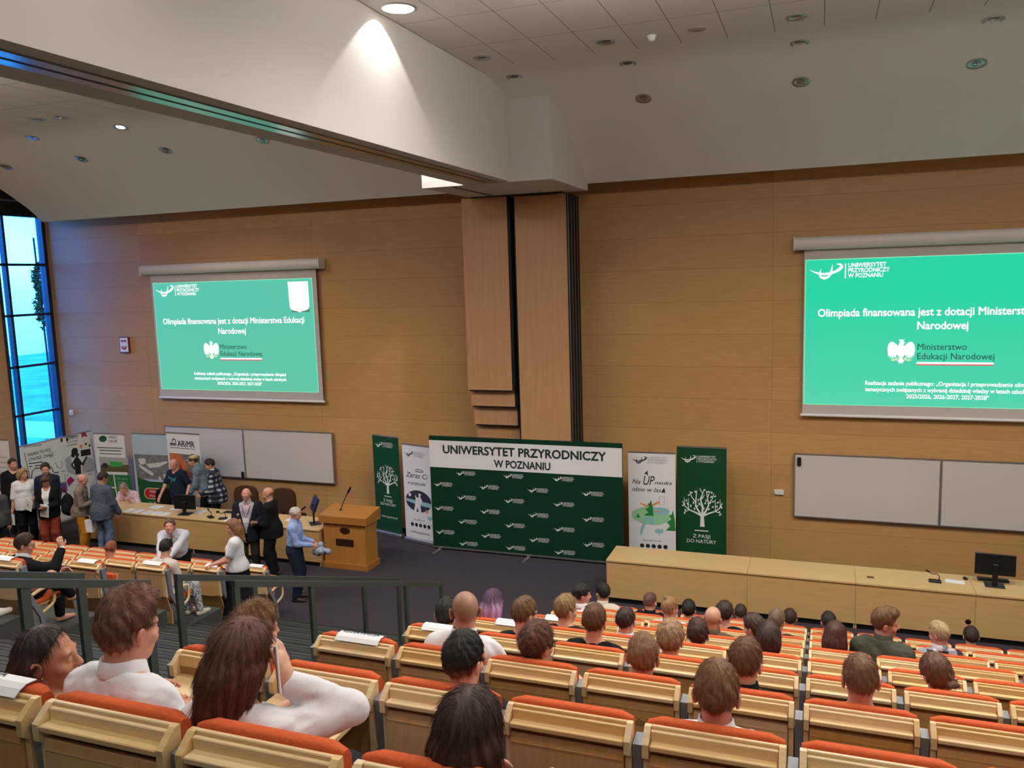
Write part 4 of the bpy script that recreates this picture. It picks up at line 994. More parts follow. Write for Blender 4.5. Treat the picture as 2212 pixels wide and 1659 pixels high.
    s = MB(); s.poly2([Q(1120, 1180), Q(1220, 1110), Q(1320, 1200), Q(1150, 1310)], -.007); s.poly2([Q(1010, 1290), Q(1060, 1280), Q(1100, 1420), Q(1000, 1430)], -.007); s.build('magenta_print', plain('print_magenta', rgb(168, 20, 92), .7), e)
    s = MB(); s.poly2([Q(970, 1220), Q(1110, 1210), Q(1120, 1400), Q(960, 1400)], -.0062); s.build('blue_print', plain('print_blue', rgb(84, 88, 150), .7), e)
    s = MB(); ell(s, *Q(1550, 520), .05, .045, -.0062); s.build('orange_print', orange, e)
    # farm banner
    e, w = rollup(-16.64, 15.12, -15.74, 15.18, 2.03, 'farm banner with a white top, a green trailer and green panels', M['banner_white']); h = 2.03
    q = lambda x, y: ((x-440)/680*w, h-(y-120)/680*w)
    d = MB(); d.merge(text_mb('GREEN', .07*w, .29*w, .01, 'LEFT'), q(430, 205)[0], -.006, q(0, 205)[1]); d.merge(text_mb('CROPS', .07*w, .29*w, .01, 'LEFT'), q(430, 280)[0], -.006, q(0, 280)[1])
    for xa, xb, y, t in ((155, 735, 385, .028), (205, 690, 435, .03), (215, 690, 495, .024)): d.ribbon([q(xa, y), q(xb, y)], t*w, -.006)
    d.build('grey_print', plain('print_slate', rgb(92, 98, 96), .7), e)
    s = MB(); ell(s, *q(310, 220), .13*w, .085*w, -.006, 20, .2); s.build('leaf_logo', plain('print_dark_green', rgb(30, 86, 56), .7), e)
    s = MB(); s.ribbon([q(225, 225), q(260, 180), q(330, 165), q(385, 195)], .025*w, -.007); s.build('black_print', ink, e)
    s = MB(); s.poly2([q(180, 560), q(825, 560), q(830, 700), q(185, 715)], -.006); s.build('sky_print', plain('print_grey_sky', rgb(166, 166, 170), .7), e)
    s = MB(); s.poly2([q(190, 715), q(830, 690), q(835, 830), q(190, 835)], -.0062); s.build('field_print', plain('print_field', rgb(92, 84, 48), .7), e)
    s = MB(); s.poly2([q(410, 640), q(690, 640), q(690, 730), q(420, 735)], -.007); s.build('trailer_print', plain('print_bright_green', rgb(56, 168, 64), .7), e)
    s = MB(); s.poly2([q(220, 740), q(260, 680), q(340, 670), q(370, 730), q(340, 770), q(240, 760)], -.007); s.build('tractor_print', plain('print_dark', rgb(40, 40, 48), .7), e)
    s = MB(); s.poly2([q(490, 885), q(845, 885), q(880, 1500), q(530, 1500)], -.006); s.build('green_panel_print', plain('print_banner_green', rgb(8, 112, 52), .7), e)
    s = MB(); s.poly2([q(215, 885), q(465, 885), q(475, 1120), q(235, 1120)], -.006); s.poly2([q(240, 1150), q(485, 1150), q(500, 1400), q(260, 1390)], -.006); s.build('crop_print', plain('print_crop', rgb(58, 106, 60), .7, 0, .3, 0, 1, .5, 14), e)
    s = MB(); s.merge(text_mb('Oferujemy', .07*w, .38*w, .01, 'LEFT'), q(525, 975)[0], -.008, q(0, 975)[1])
    for i, xb in enumerate((720, 715, 780, 760, 800, 790, 765)): s.ribbon([q(545, 1020+45*i), q(xb, 1020+45*i)], .022*w, -.008)
    s.build('white_print', plain('print_pale_green', rgb(120, 190, 140), .7), e)
    # aerial photograph banner
    e, w = rollup(-15.52, 15.20, -14.50, 15.24, 2.06, 'banner with an aerial photo of a factory and a red badge on green', plain('print_pale_sky', rgb(170, 194, 208), .7)); h = 2.06
    q = lambda x, y: ((x-1230-(y-120)*.07)/740*w, h-(y-110)/740*w)
    s = MB(); s.poly2([q(905, 480), q(1640, 480), q(1680, 920), q(960, 920)], -.0052); s.build('aerial_print', plain('print_aerial', rgb(120, 120, 122), .7, 0, .3, 0, 1, .45, 16), e)
    s = MB()
    for p in (((985, 560), (1140, 545), (1160, 640), (1040, 670)), ((1160, 650), (1450, 610), (1600, 580), (1620, 610), (1440, 690), (1230, 720)), ((985, 660), (1100, 700), (1320, 810), (1290, 860), (1060, 740)), ((1410, 860), (1480, 880), (1490, 950), (1430, 930)), ((1520, 820), (1630, 815), (1635, 870), (1530, 880))): s.poly2([q(*a) for a in p], -.006)
    s.build('hall_roof_print', plain('print_roof', rgb(206, 206, 206), .7), e)
    s = MB(); s.poly2([q(960, 900), q(1250, 960), q(1690, 960), q(1760, 1990), q(1070, 1990)], -.0062); s.build('green_panel_print', plain('print_forest', rgb(16, 84, 42), .7), e)
    def pill(cx, cy, a, b_, yy): return [(q(cx+(a-b_)*(1 if math.cos(t) > 0 else -1)+b_*math.cos(t), cy-b_*math.sin(t))) for t in [2*math.pi*i/24+.01 for i in range(24)]]
    s = MB(); s.poly2(pill(1345, 1175, 245, 105, 0), -.007); s.build('badge_rim_print', plain('print_cream', rgb(216, 206, 160), .7), e)
    s = MB(); s.poly2(pill(1345, 1175, 228, 88, 0), -.0078); s.build('red_badge_print', plain('print_red', rgb(196, 34, 36), .6), e)
    s = MB(); s.merge(text_mb('WALCA', .075*w, .33*w, .012), q(1345, 1165)[0], -.009, q(0, 1165)[1]); s.merge(text_mb('POLONIA', .05*w, .32*w, .01), q(1345, 1235)[0], -.009, q(0, 1235)[1])
    s.merge(text_mb('z o. Szamotuły', .05*w, .46*w, .008), q(1370, 1350)[0], -.009, q(0, 1350)[1]); s.merge(text_mb('Wielkopolska', .05*w, .34*w, .008), q(1375, 1410)[0], -.009, q(0, 1410)[1]); s.build('white_print', M['print_white'], e)
    # agency banner with the sunset
    e, w = rollup(-14.36, 15.10, -13.36, 15.05, 2.14, 'white ARiMR banner with an orange sunset picture behind the standing men', M['banner_white']); h = 2.14
    q = lambda x, y: ((x-505-(y-200)*.05)/700*w, h-(y-190)/700*w)
    s = MB(); s.merge(text_mb('ARiMR', .14*w, .52*w, .02, 'LEFT'), q(395, 415)[0], -.006, q(0, 410)[1]); s.ribbon([q(230, 370), q(370, 370)], .03*w, -.006); s.ribbon([q(230, 395), q(370, 395)], .02*w, -.006); s.ribbon([q(280, 345), q(290, 300), q(320, 288), q(350, 305), q(362, 345)], .025*w, -.006); s.ribbon([q(235, 437), q(770, 442)], .012*w, -.006)
    s.ribbon([q(180, 185), q(760, 190)], .012*w, -.006); s.build('dark_print', plain('print_navy', rgb(30, 36, 48), .7), e)
    s = MB(); s.poly2([q(205, 530), q(860, 540), q(880, 960), q(240, 960)], -.0055); s.build('dusk_print', plain('print_dusk', rgb(122, 116, 104), .7, 0, .3, 0, 1, .3, 4), e)
    s = MB(); s.poly2([q(215, 530), q(430, 545), q(540, 660), q(600, 800), q(560, 960), q(240, 960)], -.006); s.build('sunset_print', plain('print_sunset', rgb(196, 104, 62), .7, 0, .3, 0, 1, .25, 6), e)
    s = MB(); s.poly2([q(415, 740), q(450, 720), q(500, 800), q(620, 820), q(760, 870), q(760, 960), q(560, 900), q(440, 820)], -.0066); s.build('field_print', plain('print_rust', rgb(120, 62, 38), .7), e)
    # banner at the photo's left edge
    e, w = rollup(-18.47, 13.6, -17.60, 13.6, 2.12, 'pale poster at the left edge of the photo beside the window', M['banner_white']); h = 1.95
    s = MB()
    for i in range(6): s.ribbon([(w*.05, h-.25-.12*i), (w*.42, h-.25-.12*i)], .03, -.006)
    s.build('grey_print', plain('print_soft_grey', rgb(186, 182, 180), .7), e)
    s = MB(); ell(s, .35*w, h-.62, .05, .05, -.007); s.build('green_print', green, e)
banners()

# ------------------------------------------------------------------ people: smooth blended volumes turned into one surface
def _smin(a, b, k):
    h = np.maximum(k-np.abs(a-b), 0)/k
    return np.minimum(a, b)-h*h*k*.25
class Vol:
    def __init__(self): self.p = []
    def cone(self, a, b, ra, rb, k=.02, op=1): self.p.append(('c', np.array(a, float), np.array(b, float), ra, rb, k, op)); return self
    def ell(self, c, r, R=None, k=.02, op=1): self.p.append(('e', np.array(c, float), np.array(r, float), np.eye(3) if R is None else np.array(R, float), 0, k, op)); return self
    def bounds(self, pad):
        lo, hi = [], []
        for q in self.p:
            if q[6] < 0: continue
            if q[0] == 'c': r = max(q[3], q[4]); lo.append(np.minimum(q[1], q[2])-r); hi.append(np.maximum(q[1], q[2])+r)
            else: r = max(q[2]); lo.append(q[1]-r); hi.append(q[1]+r)
        return np.min(lo, 0)-pad, np.max(hi, 0)+pad
    def eval(self, ax):
        D = np.full([len(a) for a in ax], .5, np.float32)
        for t, A, B, ra, rb, k, op in self.p:
            if t == 'c': lo = np.minimum(A, B)-max(ra, rb); hi = np.maximum(A, B)+max(ra, rb)
            else: lo = A-max(B); hi = A+max(B)
            m = k+.035
            sl = tuple(slice(int(np.searchsorted(ax[i], lo[i]-m)), int(np.searchsorted(ax[i], hi[i]+m))) for i in range(3))
            if any(s.stop-s.start < 1 for s in sl): continue
            X = ax[0][sl[0]][:, None, None]; Y = ax[1][sl[1]][None, :, None]; Z = ax[2][sl[2]][None, None, :]
            if t == 'c':
                ab = B-A; L2 = max(float(ab@ab), 1e-9)
                tt = np.clip(((X-A[0])*ab[0]+(Y-A[1])*ab[1]+(Z-A[2])*ab[2])/L2, 0, 1)
                d = np.sqrt((X-A[0]-tt*ab[0])**2+(Y-A[1]-tt*ab[1])**2+(Z-A[2]-tt*ab[2])**2)-(ra+tt*(rb-ra))
            else:
                R = ra; x, y, z = X-A[0], Y-A[1], Z-A[2]
                u = (R[0, 0]*x+R[1, 0]*y+R[2, 0]*z); v = (R[0, 1]*x+R[1, 1]*y+R[2, 1]*z); w = (R[0, 2]*x+R[1, 2]*y+R[2, 2]*z)
                k0 = np.sqrt((u/B[0])**2+(v/B[1])**2+(w/B[2])**2); k1 = np.sqrt((u/B[0]**2)**2+(v/B[1]**2)**2+(w/B[2]**2)**2)+1e-9
                d = k0*(k0-1)/k1
            if op > 0: D[sl] = _smin(D[sl], d, k)
            else: D[sl] = -_smin(-D[sl], d, k)
        return D
def smax(a, b, k=.008): return -_smin(-a, -b, k)
def wob(P, f, seed, amp=1.0):
    r = np.random.default_rng(seed); s = 0
    for i in range(5):
        k = r.normal(size=3); k *= f*(.6+.5*i)/np.linalg.norm(k)
        s = s+np.sin(P[0]*k[0]+P[1]*k[1]+P[2]*k[2]+r.random()*6.28)/(1+.45*i)
    return s*amp/2.6
def surface(D, ax):
    """naive surface nets on a rectilinear grid"""
    nx, ny, nz = D.shape; S = D < 0
    c = [(0, 0, 0), (1, 0, 0), (0, 1, 0), (1, 1, 0), (0, 0, 1), (1, 0, 1), (0, 1, 1), (1, 1, 1)]
    sub = lambda A, o: A[o[0]:nx-1+o[0], o[1]:ny-1+o[1], o[2]:nz-1+o[2]]
    cnt = sum(sub(S, o).astype(np.int8) for o in c); cells = np.argwhere((cnt > 0) & (cnt < 8))
    if len(cells) == 0: return np.zeros((0, 3)), np.zeros((0, 4), int)
    idx = np.full((nx-1, ny-1, nz-1), -1, np.int64); idx[tuple(cells.T)] = np.arange(len(cells))
    V = np.array([D[cells[:, 0]+o[0], cells[:, 1]+o[1], cells[:, 2]+o[2]] for o in c])
    acc = np.zeros((len(cells), 3)); n = np.zeros(len(cells))
    for a in range(8):
        for b in range(a+1, 8):
            if sum(abs(c[a][i]-c[b][i]) for i in range(3)) != 1: continue
            m = (V[a] < 0) != (V[b] < 0); t = np.where(m, V[a]/np.where(m, V[a]-V[b], 1), 0)
            for i in range(3): acc[:, i] += np.where(m, c[a][i]+t*(c[b][i]-c[a][i]), 0)
            n += m
    acc /= n[:, None]
    P = np.empty_like(acc)
    for i in range(3):
        g = ax[i]; ci = cells[:, i]; P[:, i] = g[ci]+acc[:, i]*(g[ci+1]-g[ci])
    F = []
    for i in range(3):
        j, k = (i+1) % 3, (i+2) % 3
        s0 = [slice(None)]*3; s1 = [slice(None)]*3; s0[i] = slice(0, -1); s1[i] = slice(1, None)
        for q in (j, k): s0[q] = slice(1, -1); s1[q] = slice(1, -1)
        A, B = S[tuple(s0)], S[tuple(s1)]
        for sgn, m in ((1, A & ~B), (-1, ~A & B)):
            e = np.argwhere(m)
            if len(e) == 0: continue
            e = e.copy(); e[:, j] += 1; e[:, k] += 1
            def at(dj, dk): q = e.copy(); q[:, j] -= dj; q[:, k] -= dk; return idx[q[:, 0], q[:, 1], q[:, 2]]
            f = np.stack([at(1, 1), at(0, 1), at(0, 0), at(1, 0)], 1)
            F.append(f if sgn > 0 else f[:, ::-1])
    return P, np.concatenate(F)
def axes(lo, hi, step, fine=None):
    out = []
    for i in range(3):
        if fine is None: out.append(np.arange(lo[i], hi[i]+step, step)); continue
        a, b, fs = fine[0][i], fine[1][i], fine[2]; a, b = max(a, lo[i]), min(b, hi[i]); g = []
        if a > lo[i]: n = max(1, int(math.ceil((a-lo[i])/step))); g += list(np.linspace(lo[i], a, n+1)[:-1])
        n = max(1, int(math.ceil((b-a)/fs))); g += list(np.linspace(a, b, n+1))
        if b < hi[i]: n = max(1, int(math.ceil((hi[i]-b)/step))); g += list(np.linspace(b, hi[i], n+1)[1:])
        out.append(np.array(g))
    return out
def to_obj(name, P, F, mat, parent=None, cols=None):
    me = bpy.data.meshes.new(name); me.vertices.add(len(P)); me.vertices.foreach_set('co', np.asarray(P, np.float32).ravel())
    me.loops.add(F.size); me.loops.foreach_set('vertex_index', F.ravel().astype(np.int32))
    me.polygons.add(len(F)); me.polygons.foreach_set('loop_start', np.arange(0, F.size, 4, dtype=np.int32)); me.polygons.foreach_set('loop_total', np.full(len(F), 4, np.int32))
    me.polygons.foreach_set('use_smooth', np.ones(len(F), bool)); me.update(calc_edges=True); me.validate()
    me.materials.append(mat)
    if cols is not None:
        at = me.color_attributes.new('tone', 'FLOAT_COLOR', 'POINT'); c4 = np.ones((len(P), 4), np.float32); c4[:, :3] = cols; at.data.foreach_set('color', c4.ravel())
    o = bpy.data.objects.new(name, me); COL.objects.link(o)
    if parent is not None: o.parent = parent
    return o
def attr_mat(name, rough, bump=0.0, bscale=(300, 300, 300), sss=0.0, spec=.4, sheen=0.0, bumpd=.002, var=0.0):
    m, nt, b, out = newmat(name); a = N(nt, 'ShaderNodeAttribute', attribute_name='tone'); col = a.outputs['Color']
    b.inputs['Roughness'].default_value = rough; b.inputs['Specular IOR Level'].default_value = spec
    if bump or var:
        tc = N(nt, 'ShaderNodeTexCoord'); mp = N(nt, 'ShaderNodeMapping'); mp.inputs['Scale'].default_value = bscale
        n = N(nt, 'ShaderNodeTexNoise', Scale=1.0, Detail=4.0, Roughness=.6, Distortion=.6); bp = N(nt, 'ShaderNodeBump', Strength=bump, Distance=bumpd)
        nt.links.new(tc.outputs['Object'], mp.inputs['Vector']); nt.links.new(mp.outputs[0], n.inputs['Vector']); nt.links.new(n.outputs['Fac'], bp.inputs['Height']); nt.links.new(bp.outputs[0], b.inputs['Normal'])
        if var:
            mr = N(nt, 'ShaderNodeMapRange'); mr.inputs['From Min'].default_value = .3; mr.inputs['From Max'].default_value = .7; mr.inputs['To Min'].default_value = 1-var; mr.inputs['To Max'].default_value = 1+var
            hs = N(nt, 'ShaderNodeHueSaturation'); nt.links.new(n.outputs['Fac'], mr.inputs['Value']); nt.links.new(mr.outputs[0], hs.inputs['Value']); nt.links.new(col, hs.inputs['Color']); col = hs.outputs[0]
    nt.links.new(col, b.inputs['Base Color'])
    if sss: b.inputs['Subsurface Weight'].default_value = sss; b.inputs['Subsurface Radius'].default_value = (.01, .004, .002); b.inputs['Subsurface Scale'].default_value = .4
    return m
M['skin'] = attr_mat('skin', .5, .08, (500, 500, 500), 0, .4)
M['hair'] = attr_mat('hair', .42, .55, (420, 420, 70), 0, .45, 0, .004, .28)
M['hair_short'] = attr_mat('short_hair', .55, .6, (420, 420, 300), 0, .35, 0, .003, .25)
CLOTH = {}
def cloth(r, g, b, kind='plain'):
    key = (r, g, b, kind)
    if key in CLOTH: return CLOTH[key]
    m = plain('cloth', rgb(r, g, b), .85, 0, .2, .25, 260)
    nt = m.node_tree; L = nt.links.new; pb = nt.nodes['Principled BSDF']; tc = N(nt, 'ShaderNodeTexCoord')
    if kind in ('plaid', 'checks'):
        sp = N(nt, 'ShaderNodeSeparateXYZ'); L(tc.outputs['Object'], sp.inputs[0]); fac = []
        for ax_, sc in ((0, 62 if kind == 'plaid' else 44), (2, 55 if kind == 'plaid' else 40)):
            mu = N(nt, 'ShaderNodeMath', operation='MULTIPLY'); mu.inputs[1].default_value = sc; L(sp.outputs[ax_], mu.inputs[0]); si = N(nt, 'ShaderNodeMath', operation='SINE'); L(mu.outputs[0], si.inputs[0])
            gt = N(nt, 'ShaderNodeMath', operation='GREATER_THAN'); gt.inputs[1].default_value = .25; L(si.outputs[0], gt.inputs[0]); fac.append(gt)
        ad = N(nt, 'ShaderNodeMath', operation='ADD'); L(fac[0].outputs[0], ad.inputs[0]); L(fac[1].outputs[0], ad.inputs[1]); hv = N(nt, 'ShaderNodeMath', operation='MULTIPLY'); hv.inputs[1].default_value = .5; L(ad.outputs[0], hv.inputs[0])
        rp = N(nt, 'ShaderNodeValToRGB'); rp.color_ramp.interpolation = 'CONSTANT'; e = rp.color_ramp.elements; e[0].color = rgb(r, g, b); e[1].position = .3; e[1].color = rgb(66, 72, 88) if kind == 'plaid' else rgb(150, 150, 158)
        e2 = e.new(.8); e2.color = rgb(176, 184, 196) if kind == 'plaid' else rgb(60, 54, 56); L(hv.outputs[0], rp.inputs[0]); L(rp.outputs[0], pb.inputs['Base Color'])
    if kind in ('mottled', 'denim', 'pattern'):
        n = N(nt, 'ShaderNodeTexNoise', Scale={'mottled': 55, 'denim': 16, 'pattern': 34}[kind], Detail=3.0); rp = N(nt, 'ShaderNodeValToRGB'); e = rp.color_ramp.elements
        d = {'mottled': .62, 'denim': .75, 'pattern': .35}[kind]; e[0].position, e[1].position = .42, .58; e[0].color = tuple(c*d for c in rgb(r, g, b)[:3])+(1,); e[1].color = tuple(min(1, c*1.15) for c in rgb(r, g, b)[:3])+(1,)
        L(tc.outputs['Object'], n.inputs['Vector']); L(n.outputs['Fac'], rp.inputs[0]); L(rp.outputs[0], pb.inputs['Base Color'])
    CLOTH[key] = m; return m
SKIN = dict(fair=(216, 166, 140), mid=(202, 150, 122), tan=(186, 130, 100), red=(206, 148, 124))
def lin(c): return np.array([s2l(v) for v in c])
def rotm(yaw=0, pitch=0, roll=0):
    """yaw: turn to the own left (+), pitch: nod forward (+), roll: tilt to the own right (+); degrees"""
    return np.array((Matrix.Rotation(math.radians(yaw), 3, 'Z') @ Matrix.Rotation(math.radians(-pitch), 3, 'X') @ Matrix.Rotation(math.radians(roll), 3, 'Y')))
def ik(a, t, l1, l2, pole):
    a, t, pole = np.array(a, float), np.array(t, float), np.array(pole, float); d = t-a; L = np.linalg.norm(d); u = d/max(L, 1e-6)
    if L > (l1+l2)*.999: t = a+u*(l1+l2)*.999; L = (l1+l2)*.999
    x = (l1*l1-l2*l2+L*L)/(2*L); h = math.sqrt(max(l1*l1-x*x, 0)); p = pole-u*(pole@u); p /= max(np.linalg.norm(p), 1e-6)
    return a+u*x+p*h, t

def hair_mesh(style, base, seed, step):
    """hair volume in head space: (points, faces, colours)"""
    st = style['t']; col = lin(style.get('c', (70, 52, 40)))*(np.array([1.35, 1.2, 1.1]) if sum(style.get('c', (70, 52, 40))) < 290 else np.array([1.02, 1.0, .98])); v = Vol()
    C = np.array([0, -.012, .030]); r0 = np.array([.0775, .0985, .0900])
    top, side = st
    v.ell(C, r0+np.array([side, side, top]), None, .01)
    if top > .012: v.ell(C+np.array([0, .012, .012]), r0+np.array([side*.6+.002, side*.8, top])-np.array([0, .004, .0]), None, .02)
    k = style.get('k', 'short')
    if k == 'long':
        L = style.get('len', .30); wd = style.get('wd', 1.0); v.ell((0, -.055, -.06), (.098*wd, .075, .12), None, .04); v.cone((0, -.065, -.06), (style.get('dx', 0), -.085+style.get('dy', 0), -.06-L), .085*wd, .075*wd, .05)
        v.cone((-.06, -.03, -.02), (-.075, -.03, -.02-L*.75), .04, .035, .04); v.cone((.06, -.03, -.02), (.075, -.03, -.02-L*.75), .04, .035, .04)
        for i in range(7):
            a = -1+2*i/6; v.cone((a*.08, -.08, -.06-L*.6), (a*.115, -.10+.02*math.sin(i*2.1), -.06-L-.05-.025*math.sin(i*1.7)), .022, .006, .02)
    if k == 'bob': v.ell((0, -.05, -.03), (.10, .085, .105), None, .04)
    if k == 'bun': v.ell((style.get('dx', 0), -.105, style.get('bz', .02)), (.042, .038, .042), None, .02); v.ell((0, -.03, -.01), (.082, .085, .075), None, .03)
    if k == 'topknot': v.ell((-.01, -.055, .135), (.026, .026, .03), None, .012)
    if k == 'quiff': v.ell((0, .055, .105), (.062, .045, .035), None, .03)
    if k == 'messy':
        r = np.random.default_rng(seed)
        for i in range(26):
            d = r.normal(size=3); d[2] = abs(d[2])*.9+.15; d /= np.linalg.norm(d); p = C+d*(r0+np.array([side, side, top*.75])); tg = r.normal(size=3); tg -= d*(tg@d); tg /= np.linalg.norm(tg); v.cone(p-d*.016-tg*.018, p-d*.002+tg*.026, .016, .008, .014)
    lo, hi = v.bounds(.02); ax = axes(lo, hi, step); D = v.eval(ax)
    X, Y, Z = ax[0][:, None, None], ax[1][None, :, None], ax[2][None, None, :]
    th = np.arctan2(X, -(Y+.03)+.0*Z); el = np.arctan2(Z-.03, np.sqrt(X*X+(Y+.02)**2)+1e-6)
    amp = style.get('amp', .004); P3 = (X, Y, Z); n1 = wob(P3, 38, seed); n2 = wob(P3, 120, seed+1)
    if k in ('long', 'bob'): D = D+amp*np.sin(th*17+2.2*n1+Z*6)*.7+amp*.5*n2
    else: D = D+amp*np.sin(th*11+3.2*n1+el*5)*.55+amp*.75*n2+amp*.5*n1
    hz, hy = style.get('hz', .062), style.get('hy', .066)      # front hairline
    g = .83*(Y-hy)-.56*(Z-hz)+.004*n1
    if k in ('long', 'bob'): g = np.maximum(g, (Y-.055)-.35*np.clip(Z, -.2, .08))
    if k not in ('long', 'bob', 'bun'): D = D+(side+style.get('taper', .0025))*np.clip((.01-Z)/.075, 0, 1)
    D = smax(D, g, .012)
    if k not in ('long', 'bob'):
        D = smax(D, -(Z-style.get('nape', -.064))+.003*n1, .01)
        D = smax(D, -np.maximum(-(Y+.036), Z-style.get('ear', .016))+0*X, .006)
    if style.get('bald'):                                       # fringe only: bare crown
        cz = style['bald']; D = smax(D, (Z-cz)+.25*(Y+.02)+.0*X, .012)
    P, F = surface(D, ax)
    style['_D'] = (D, ax)
    c = np.repeat(col[None], len(P), 0); r = np.random.default_rng(seed+5)
    c *= (1+.16*np.sin(np.arctan2(P[:, 0], -(P[:, 1]+.03))*21+P[:, 2]*9)+.10*r.normal(size=len(P)))[:, None].clip(.5, 1.6)
    if 'c2' in style:                                           # second tone lower down (dyed lengths, lighter top)
        t = np.clip((style.get('z2', -.0)-P[:, 2])/.12, 0, 1)[:, None]; s2 = (.5+.5*np.sin(np.arctan2(P[:, 0], -P[:, 1])*14))[:, None]
        c = c*(1-t*(.55+.45*s2))+lin(style['c2'])*t*(.55+.45*s2)
    if style.get('fade'):
        f0, f1 = style['fade']; t = np.clip((f1-P[:, 2])/(f1-f0), 0, .88)[:, None]; c = c*(1-t)+base*.72*t
    return P, F, np.clip(c, .004, 1)

def strands(st, P, C, F, H, hc, parent, n, seed):
    """fine hairs laid along the hair volume, away from the crown"""
    r = np.random.default_rng(seed+77); k = st.get('k', 'short'); long_ = k in ('long', 'bob')
    a, b, c, d = (P[F[:, i]] for i in range(4)); nr = np.cross(c-a, d-b); A = np.linalg.norm(nr, axis=1); nr /= A[:, None]+1e-12
    pick = r.choice(len(F), n, p=A/A.sum()); u, v = r.random(n)[:, None], r.random(n)[:, None]
    p = (a[pick]*(1-u)+b[pick]*u)*(1-v)+(d[pick]*(1-u)+c[pick]*u)*v; nn = nr[pick]; tone = C[F[pick, 0]]
    if np.mean((p-np.array([0, -.01, .02]))*nn) < 0: nn = -nn
    wh = np.array(st.get('whorl', (.01, -.055, .12))); L = st.get('sl', 0.055 if long_ else .024 if k != 'messy' else .034)*(.6+.8*r.random(n))[:, None]; m = 5; pts = [p-nn*.002]
    cur = p.copy(); lift = st.get('lift', .05 if not long_ else -.10); part = st.get('part')
    for i in range(m-1):
        t = cur-wh; t[:, 2] -= .02
        if long_: t = t*np.array([.22, .25, .1])+np.array([0, 0, -.10]); 
        if long_ and part is not None: t[:, 0] += np.sign(cur[:, 0])*.05*np.clip((cur[:, 2]-.06)/.05, 0, 1)
        t = t-nn*np.sum(t*nn, 1)[:, None]; t /= np.linalg.norm(t, axis=1)[:, None]+1e-9
        sw_ = .35*np.sin(p[:, :1]*60+p[:, 2:]*45+seed) if not long_ else .12*np.sin(p[:, :1]*50+seed)
        t = t+np.cross(nn, t)*(sw_+(.5 if k == 'messy' else .22 if not long_ else .08)*r.normal(size=(n, 1))*.6)+nn*(lift if i else .02)+np.array([0, 0, -.04])
        t /= np.linalg.norm(t, axis=1)[:, None]; cur = cur+t*L/(m-1); pts.append(cur.copy())
    X = np.stack(pts, 1)@H.T+hc
    hcv = bpy.data.hair_curves.new('hair_strands'); hcv.add_curves([m]*n)
    hcv.attributes['position'].data.foreach_set('vector', X.astype(np.float32).ravel())
    ra = hcv.attributes.get('radius') or hcv.attributes.new('radius', 'FLOAT', 'POINT'); w = st.get('w', .0008); ra.data.foreach_set('value', np.tile(np.linspace(w, w*.35, m), n).astype(np.float32))
    tn = hcv.attributes.new('tone', 'FLOAT_COLOR', 'POINT'); cc = np.ones((n, m, 4), np.float32); cc[:, :, :3] = (tone*(.75+.6*r.random((n, 1))))[:, None, :]; tn.data.foreach_set('color', cc.ravel())
    hcv.materials.append(M['strand']); o = bpy.data.objects.new('hair_strands', hcv); COL.objects.link(o); o.parent = parent
M['strand'] = attr_mat('hair_strand', .4, 0, (1, 1, 1), 0, .5)
